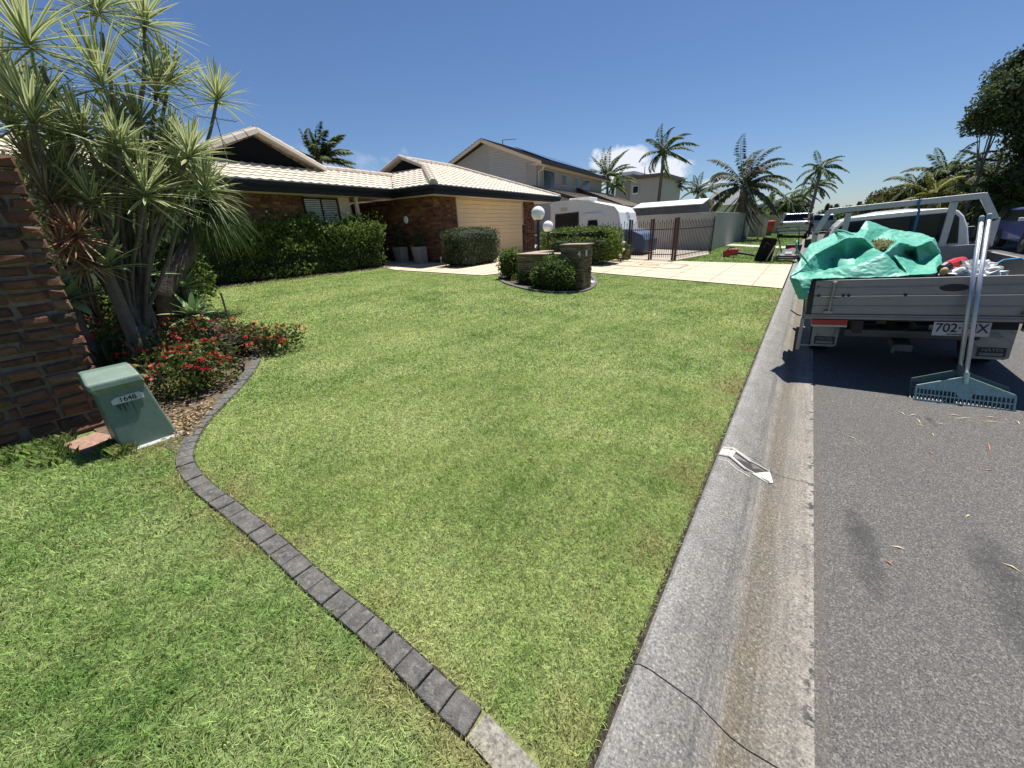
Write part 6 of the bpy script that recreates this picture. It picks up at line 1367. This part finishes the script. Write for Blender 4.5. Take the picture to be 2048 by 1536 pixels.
# ------------------------------------------------------------------ leaves fallen on the road
M_lf = [mat('straw_leaf', (.62, .52, .24), .7), mat('red_leaf', (.42, .14, .09), .7), mat('pale_leaf', (.55, .50, .38), .7)]
lfp = [(1695, 873, 1713, 879, 0), (1860, 866, 1868, 872, 0), (1853, 903, 1868, 910, 1), (1974, 883, 1980, 905, 1), (1968, 941, 1985, 940, 1), (1930, 1034, 1940, 1030, 0), (1778, 1091, 1815, 1101, 0), (1766, 1119, 1787, 1134, 1), (2000, 1124, 2045, 1146, 0), (1795, 822, 1812, 832, 2), (1830, 836, 1842, 848, 0), (1832, 850, 1850, 853, 0), (1890, 828, 1925, 833, 0), (1905, 838, 1950, 836, 2), (1955, 842, 2010, 846, 0), (1965, 832, 2000, 838, 2), (2030, 840, 2040, 850, 0), (1815, 832, 1835, 828, 2), (1870, 846, 1890, 850, 2)]
for i, (x0, y0, x1, y1, c_) in enumerate(lfp):
    a = GZ(x0, y0, 0); a = GZ(x0, y0, rz(a.x) + .004); b = GZ(x1, y1, rz(a.x) + .004); m1_ = (a + b) / 2 + Vector((.004, .006, .006)); w = Vector((-(b - a).y, (b - a).x, 0)).normalized() * .004
    mb = MB(); mb.add([a, m1_ - w, m1_ + w, b, a - Vector((0, 0, .002)), m1_ - w - Vector((0, 0, .002)), m1_ + w - Vector((0, 0, .002)), b - Vector((0, 0, .002))], [(0, 1, 3, 2), (4, 6, 7, 5), (0, 4, 5, 1), (1, 5, 7, 3), (3, 7, 6, 2), (2, 6, 4, 0)])
    tag(mb.build('fallen_leaf', M_lf[c_]), ('dry straw coloured leaf lying on the asphalt', 'curled reddish leaf lying on the asphalt', 'pale dry blade of leaf on the asphalt by the rake')[c_], 'leaf', 'fallen ' + ('straw', 'red', 'pale')[c_] + ' leaves on the road')
# ------------------------------------------------------------------ garden machines on the verge
p = G(1452, 515); bw_ = thing('leaf_blower', 'red and black handheld leaf blower lying on the verge grass', 'leaf blower', p); k = p.y / 780 * 1.02
bz = gz(p.x)
MB().lathe((p.x + .05, p.y, bz + .17), [(.05, -.08), (.15, -.07), (.16, 0), (.13, .08), (.04, .10)], 14, Matrix.Rotation(R(80), 3, 'X')).build('fan_housing', M_red, bw_); MB().box((p.x + .28, p.y, bz + .22), (.28, .22, .26)).build('engine', mat('engine_red', (.35, .03, .03), .5), bw_, bevel=.04)
MB().tube([(p.x + .40, p.y - .05, bz + .20), (p.x + .9, p.y - .1, bz + .12), (p.x + 1.05, p.y - .1, bz + .07)], [.055, .045, .035], 10).build('nozzle', M_black, bw_); MB().tube([(p.x, p.y, bz + .3), (p.x + .1, p.y, bz + .40), (p.x + .3, p.y, bz + .38)], .022, 6).build('handle', M_black, bw_); MB().tube([(p.x - .08, p.y, bz + .0), (p.x - .10, p.y, bz + .25)], .04, 8).build('stand', M_black, bw_)
p = G(1528, 524); gc = thing('grass_catcher', 'black fabric grass catcher standing upright between blower and mower', 'grass catcher', p); bz = gz(p.x)
MB().prism([(p.x - .36, p.y, bz), (p.x + .20, p.y, bz), (p.x + .28, p.y, bz + .82), (p.x - .18, p.y, bz + .88)], (0, .35, 0)).build('bag', mat('black_cloth', (.012, .012, .012), .95, spec=.1), gc, bevel=.06); MB().bar((p.x + .30, p.y - .02, bz), (p.x + .42, p.y, bz + .72), .03).bar((p.x + .05, p.y - .03, bz + .02), (p.x + .26, p.y - .03, bz + .6), .05).build('frame', mat('catcher_frame', (.30, .26, .23), .6), gc); MB().tube([(p.x - .1, p.y - .01, bz + .5), (p.x - .02, p.y - .06, bz + .7), (p.x + .1, p.y - .01, bz + .6)], .02, 6).build('grab_handle', M_dark, gc)
p = G(1570, 524); mo = thing('lawn_mower', 'push lawn mower with dark deck, red engine cover and tall folded handles', 'lawn mower', p); bz = gz(p.x)
MB().prism([(p.x - .34, p.y - .1, bz + .10), (p.x + .38, p.y - .1, bz + .10), (p.x + .33, p.y + .55, bz + .12), (p.x - .30, p.y + .55, bz + .12)], (.0, .0, .16)).build('deck', mat('mower_deck', (.07, .07, .075), .4), mo, bevel=.04)
MB().prism([(p.x - .24, p.y - .13, bz + .16), (p.x + .22, p.y - .13, bz + .16), (p.x + .26, p.y + .15, bz + .45), (p.x - .12, p.y + .15, bz + .45)], (0, .05, 0)).build('rear_flap', mat('flap_grey', (.10, .10, .11), .5), mo); MB().box((p.x + .05, p.y - .02, bz + .33), (.22, .02, .09), Matrix.Rotation(R(-40), 3, 'X')).build('label', M_white, mo)
MB().lathe((p.x + .15, p.y + .3, bz + .30), [(.17, 0), (.18, .08), (.12, .16), (.03, .18)], 14).build('engine_cover', M_red, mo)
MB().tube([(p.x - .16, p.y + .1, bz + .3), (p.x - .42, p.y - .1, bz + 1.05), (p.x - .46, p.y - .1, bz + 1.2), (p.x + .2, p.y - .1, bz + 1.22), (p.x + .24, p.y - .1, bz + 1.05), (p.x + .34, p.y + .1, bz + .3)], .020, 6).build('handlebar', M_black, mo)
for (dx, dy) in ((-.36, 0), (.42, 0), (-.34, .5), (.38, .5)): MB().lathe((p.x + dx, p.y + dy, bz + .12), [(.04, -.03), (.12, -.03), (.12, .03), (.04, .03)], 16, Matrix.Rotation(R(90), 3, 'Y')).build('wheel', M_rubber, mo)
p = G(1600, 515); p = Vector((-.15 - .3, p.y, 0)); tag(MB().prism([(p.x - .25, p.y, .02), (p.x + .30, p.y, .02), (p.x + .34, p.y, .50), (p.x - .22, p.y, .50)], (0, .4, 0)).build('catcher_box', M_black, bevel=.03), 'black box shaped catcher just behind the green bag', 'grass catcher')
# ------------------------------------------------------------------ vehicles in the distance
def car(name, label, cat, loc, heading, paint, kind='hatch', s=1.0):
    t = thing(name, label, cat, loc); t.rotation_euler = (0, 0, heading)
    X = {'hatch': [(-2.1, .35), (-2.12, .75), (-1.95, 1.0), (-1.55, 1.43), (-.2, 1.47), (.35, 1.40), (1.05, .98), (1.85, .85), (2.1, .65), (2.12, .32)], 'suv': [(-2.3, .45), (-2.33, .95), (-2.28, 1.15), (-2.1, 1.68), (-.2, 1.75), (.45, 1.70), (1.15, 1.15), (2.15, 1.02), (2.35, .8), (2.35, .42)], 'pickup': [(-2.55, .55), (-2.6, 1.12), (-.85, 1.14), (-.75, 1.18), (-.5, 1.74), (.55, 1.78), (1.2, 1.2), (2.4, 1.08), (2.6, .85), (2.6, .5)]}[kind]
    w = .88 if kind == 'hatch' else .95; zb = X[1][1] + .0; rows = []
    mb = MB()
    for (px_, pz) in X: 
        belt = {'hatch': .95, 'suv': 1.14, 'pickup': 1.17}[kind]; k = 1 - max(0, (pz - belt)) * .30
        for wy in (-1, -.86, .86, 1): mb.v.append((px_, wy * w * k, pz - (.0 if abs(wy) < .9 else .035)))
    n = len(X)
    for i in range(n - 1):
        for j in range(3): mb.f.append((i * 4 + j, i * 4 + j + 1, i * 4 + 5 + j, i * 4 + 4 + j))
    mb.f += [tuple(i * 4 for i in range(n)), tuple(i * 4 + 3 for i in reversed(range(n))), (0, (n - 1) * 4, (n - 1) * 4 + 3, 3)]
    mb.build('body', paint, t, world=False, bevel=.04, seg=3)
    wl_ = {'hatch': (-1.3, 1.3, .31), 'suv': (-1.4, 1.4, .37), 'pickup': (-1.6, 1.6, .39)}[kind]
    for xx in wl_[:2]:
        for sy in (-1, 1):
            wo_ = MB().lathe((xx, sy * (w - .10), wl_[2]), [(.2, -.11), (wl_[2] * .95, -.11), (wl_[2], -.08), (wl_[2], .08), (wl_[2] * .95, .11), (.2, .11)], 20, Matrix.Rotation(R(90), 3, 'X')).build('wheel', M_rubber, t, world=False); MB().lathe((xx, sy * (w - .10), wl_[2]), [(.04, -.115), (.2, -.112), (.2, .112), (.04, .115)], 12, Matrix.Rotation(R(90), 3, 'X')).build('rim', mat('rim', (.4, .4, .4), .4, .6), wo_, world=False)
            MB().lathe((xx, sy * (w + .002), wl_[2] + .02), [(wl_[2] + .03, -.012), (wl_[2] + .06, 0), (wl_[2] + .03, .012)], 20, Matrix.Rotation(R(90), 3, 'X')).build('wheel_arch', M_black, t, world=False)
    sp_ = {'hatch': [(-1.75, 1.0), (-1.45, 1.36), (.25, 1.36), (.85, 1.0)], 'suv': [(-2.1, 1.18), (-1.95, 1.6), (.4, 1.62), (.95, 1.18)], 'pickup': [(-.6, 1.22), (-.42, 1.66), (.5, 1.68), (1.0, 1.22)]}[kind]
    for sy in (-1, 1):
        q = [(a_, sy * (w * (1 - max(0, z_ - belt) * .30) + .006), z_) for a_, z_ in sp_]; MB().prism(q, (0, sy * .006, 0)).build('side_window', M_glass, t, world=False)
    fx_ = {'hatch': ((.42, 1.38), (1.0, 1.03)), 'suv': ((.52, 1.66), (1.10, 1.20)), 'pickup': ((.62, 1.74), (1.15, 1.24))}[kind]; (xa, za), (xb, zb2) = fx_
    MB().prism([(xa + .03, -w * .74, za), (xa + .03, w * .74, za), (xb + .03, w * .84, zb2), (xb + .03, -w * .84, zb2)], (.015, 0, .02)).build('windscreen', M_glass, t, world=False)
    rx_ = {'hatch': ((-1.62, 1.36), (-1.93, 1.04)), 'suv': ((-2.14, 1.6), (-2.27, 1.2)), 'pickup': ((-.54, 1.66), (-.70, 1.26))}[kind]; (xa, za), (xb, zb2) = rx_
    MB().prism([(xa - .02, -w * .72, za), (xa - .02, w * .72, za), (xb - .02, w * .82, zb2), (xb - .02, -w * .82, zb2)], (-.015, 0, .01)).build('rear_window', M_glass, t, world=False)
    for sy in (-1, 1):
        MB().box((-X[1][0] * -1 + .0, sy * (w - .16), X[1][1] - .08), (.06, .22, .16)).build('tail_light', M_red, t, world=False); MB().box((X[-2][0] + .0, sy * (w - .2), X[-2][1] - .04), (.06, .3, .12)).build('headlight', M_white, t, world=False)
        MB().box(({'hatch': .75, 'suv': .95, 'pickup': 1.0}[kind], sy * (w + .08), belt + .10), (.14, .18, .12)).build('mirror', M_white if kind == 'hatch' else paint, t, world=False, bevel=.02)
    MB().box((X[1][0] - .02, 0, .42), (.10, w * 1.8, .18)).build('rear_bumper', mat('chrome_bumper', (.5, .5, .5), .3, .8) if kind == 'pickup' else paint, t, world=False, bevel=.03)
    MB().box((X[1][0] - .05, 0, .62 if kind != 'pickup' else .75), (.02, .40, .12)).build('number_plate', M_white, t, world=False)
    if kind == 'pickup':
        MB().bx((-2.5, -w + .12, 1.10), (-.95, w - .12, 1.16)).build('tub_cover', M_black, t, world=False); MB().tube([(-1.0, -w + .15, 1.15), (-1.3, -w + .2, 1.7), (-1.3, w - .2, 1.7), (-1.0, w - .15, 1.15)], .03, 6).build('sports_bar', mat('chrome', (.6, .6, .6), .2, .9), t, world=False)
    return t
blue = mat('metallic_blue_paint', (.10, .14, .36), .3, .1, var=.03, coat=.6); silver = mat('silver_paint', (.30, .35, .38), .3, .5, var=.03, coat=.5)
car('parked_car', 'metallic blue hatchback parked on the far side of the street at the right edge', 'car', (7.1, 23.6, rz(.5) + .2), -R(90), blue, 'hatch')
car('utility_truck', 'silver utility truck parked on the verge with a chrome rear bumper', 'utility truck', (-1.0, 40.2, .02), R(90), silver, 'pickup')
car('four_wheel_drive', 'light blue grey four wheel drive parked farther along the kerb', 'car', (.9, 52.5, rz(.9)), R(90), mat('pale_blue_paint', (.35, .40, .45), .3, .3, coat=.5), 'suv')
car('parked_car', 'dark high sided car just beyond the light four wheel drive', 'car', (.75, 60, rz(.9)), R(90), mat('dark_paint', (.03, .035, .04), .3, coat=.5), 'suv')
# ------------------------------------------------------------------ person beside the silver utility truck
def person(label, x, y, z0, face):
    t = thing('person', label, 'person', (x, y, z0)); t.rotation_euler = (0, 0, face)
    J = {'pel': (0, 0, .95), 'sp': (0, 0, 1.15), 'ch': (0, .03, 1.38), 'nk': (0, .05, 1.52), 'hd': (0, .08, 1.63), 'tp': (0, .08, 1.75), 'hl': (-.09, 0, .90), 'kl': (-.10, .03, .50), 'al': (-.11, -.03, .08), 'tl': (-.11, .12, .03), 'hr': (.09, 0, .90), 'kr': (.11, .05, .50), 'ar': (.13, .02, .08), 'tr': (.13, .17, .03), 'sl': (-.19, .03, 1.43), 'el': (-.30, .22, 1.30), 'wl': (-.28, .46, 1.36), 'dl': (-.28, .55, 1.38), 'sr': (.19, .03, 1.43), 'er': (.32, .20, 1.25), 'wr': (.28, .44, 1.22), 'dr': (.27, .53, 1.22)}
    E_ = [('pel', 'sp'), ('sp', 'ch'), ('ch', 'nk'), ('nk', 'hd'), ('hd', 'tp'), ('pel', 'hl'), ('hl', 'kl'), ('kl', 'al'), ('al', 'tl'), ('pel', 'hr'), ('hr', 'kr'), ('kr', 'ar'), ('ar', 'tr'), ('ch', 'sl'), ('sl', 'el'), ('el', 'wl'), ('wl', 'dl'), ('ch', 'sr'), ('sr', 'er'), ('er', 'wr'), ('wr', 'dr')]
    Rr = dict(pel=.14, sp=.13, ch=.15, nk=.06, hd=.095, tp=.07, hl=.10, kl=.065, al=.045, tl=.04, hr=.10, kr=.065, ar=.045, tr=.04, sl=.07, el=.048, wl=.032, dl=.035, sr=.07, er=.048, wr=.032, dr=.035); ks = list(J)
    def sk_(name, keys, grow, m, levels=2):
        kk = [k for k in ks if k in keys]; me = bpy.data.meshes.new(name); me.from_pydata([J[k] for k in kk], [(kk.index(a), kk.index(b)) for a, b in E_ if a in keys and b in keys], []); me.materials.append(m); o = link(name, me, t, world=False)
        o.modifiers.new('k', 'SKIN'); o.modifiers.new('s', 'SUBSURF').levels = levels
        for i, k in enumerate(kk): o.data.skin_vertices[0].data[i].radius = (Rr[k] * grow,) * 2
        o.data.skin_vertices[0].data[0].use_root = True; return o
    sk_('body', set(ks), 1.0, mat('skin', (.38, .22, .15), .6)); sk_('shirt', {'pel', 'sp', 'ch', 'sl', 'sr', 'el', 'er'}, 1.10, mat('dark_shirt', (.035, .035, .04), .8)); sk_('trousers', {'pel', 'hl', 'kl', 'hr', 'kr', 'al', 'ar'}, 1.18, mat('dark_trousers', (.03, .032, .035), .8)); sk_('boots', {'al', 'tl', 'ar', 'tr'}, 1.3, mat('boot', (.06, .045, .03), .7))
    MB().ball((0, .08, 1.70), .105, 10, (1, 1.05, .75)).lathe((0, .10, 1.70), [(.16, 0), (.165, .012), (.10, .02)], 16).build('hat', mat('hat_tan', (.30, .25, .18), .8), t, world=False)
    return t
person('person in dark work clothes and a hat reaching towards the silver truck', .05, 39.3, 0.0, R(80))
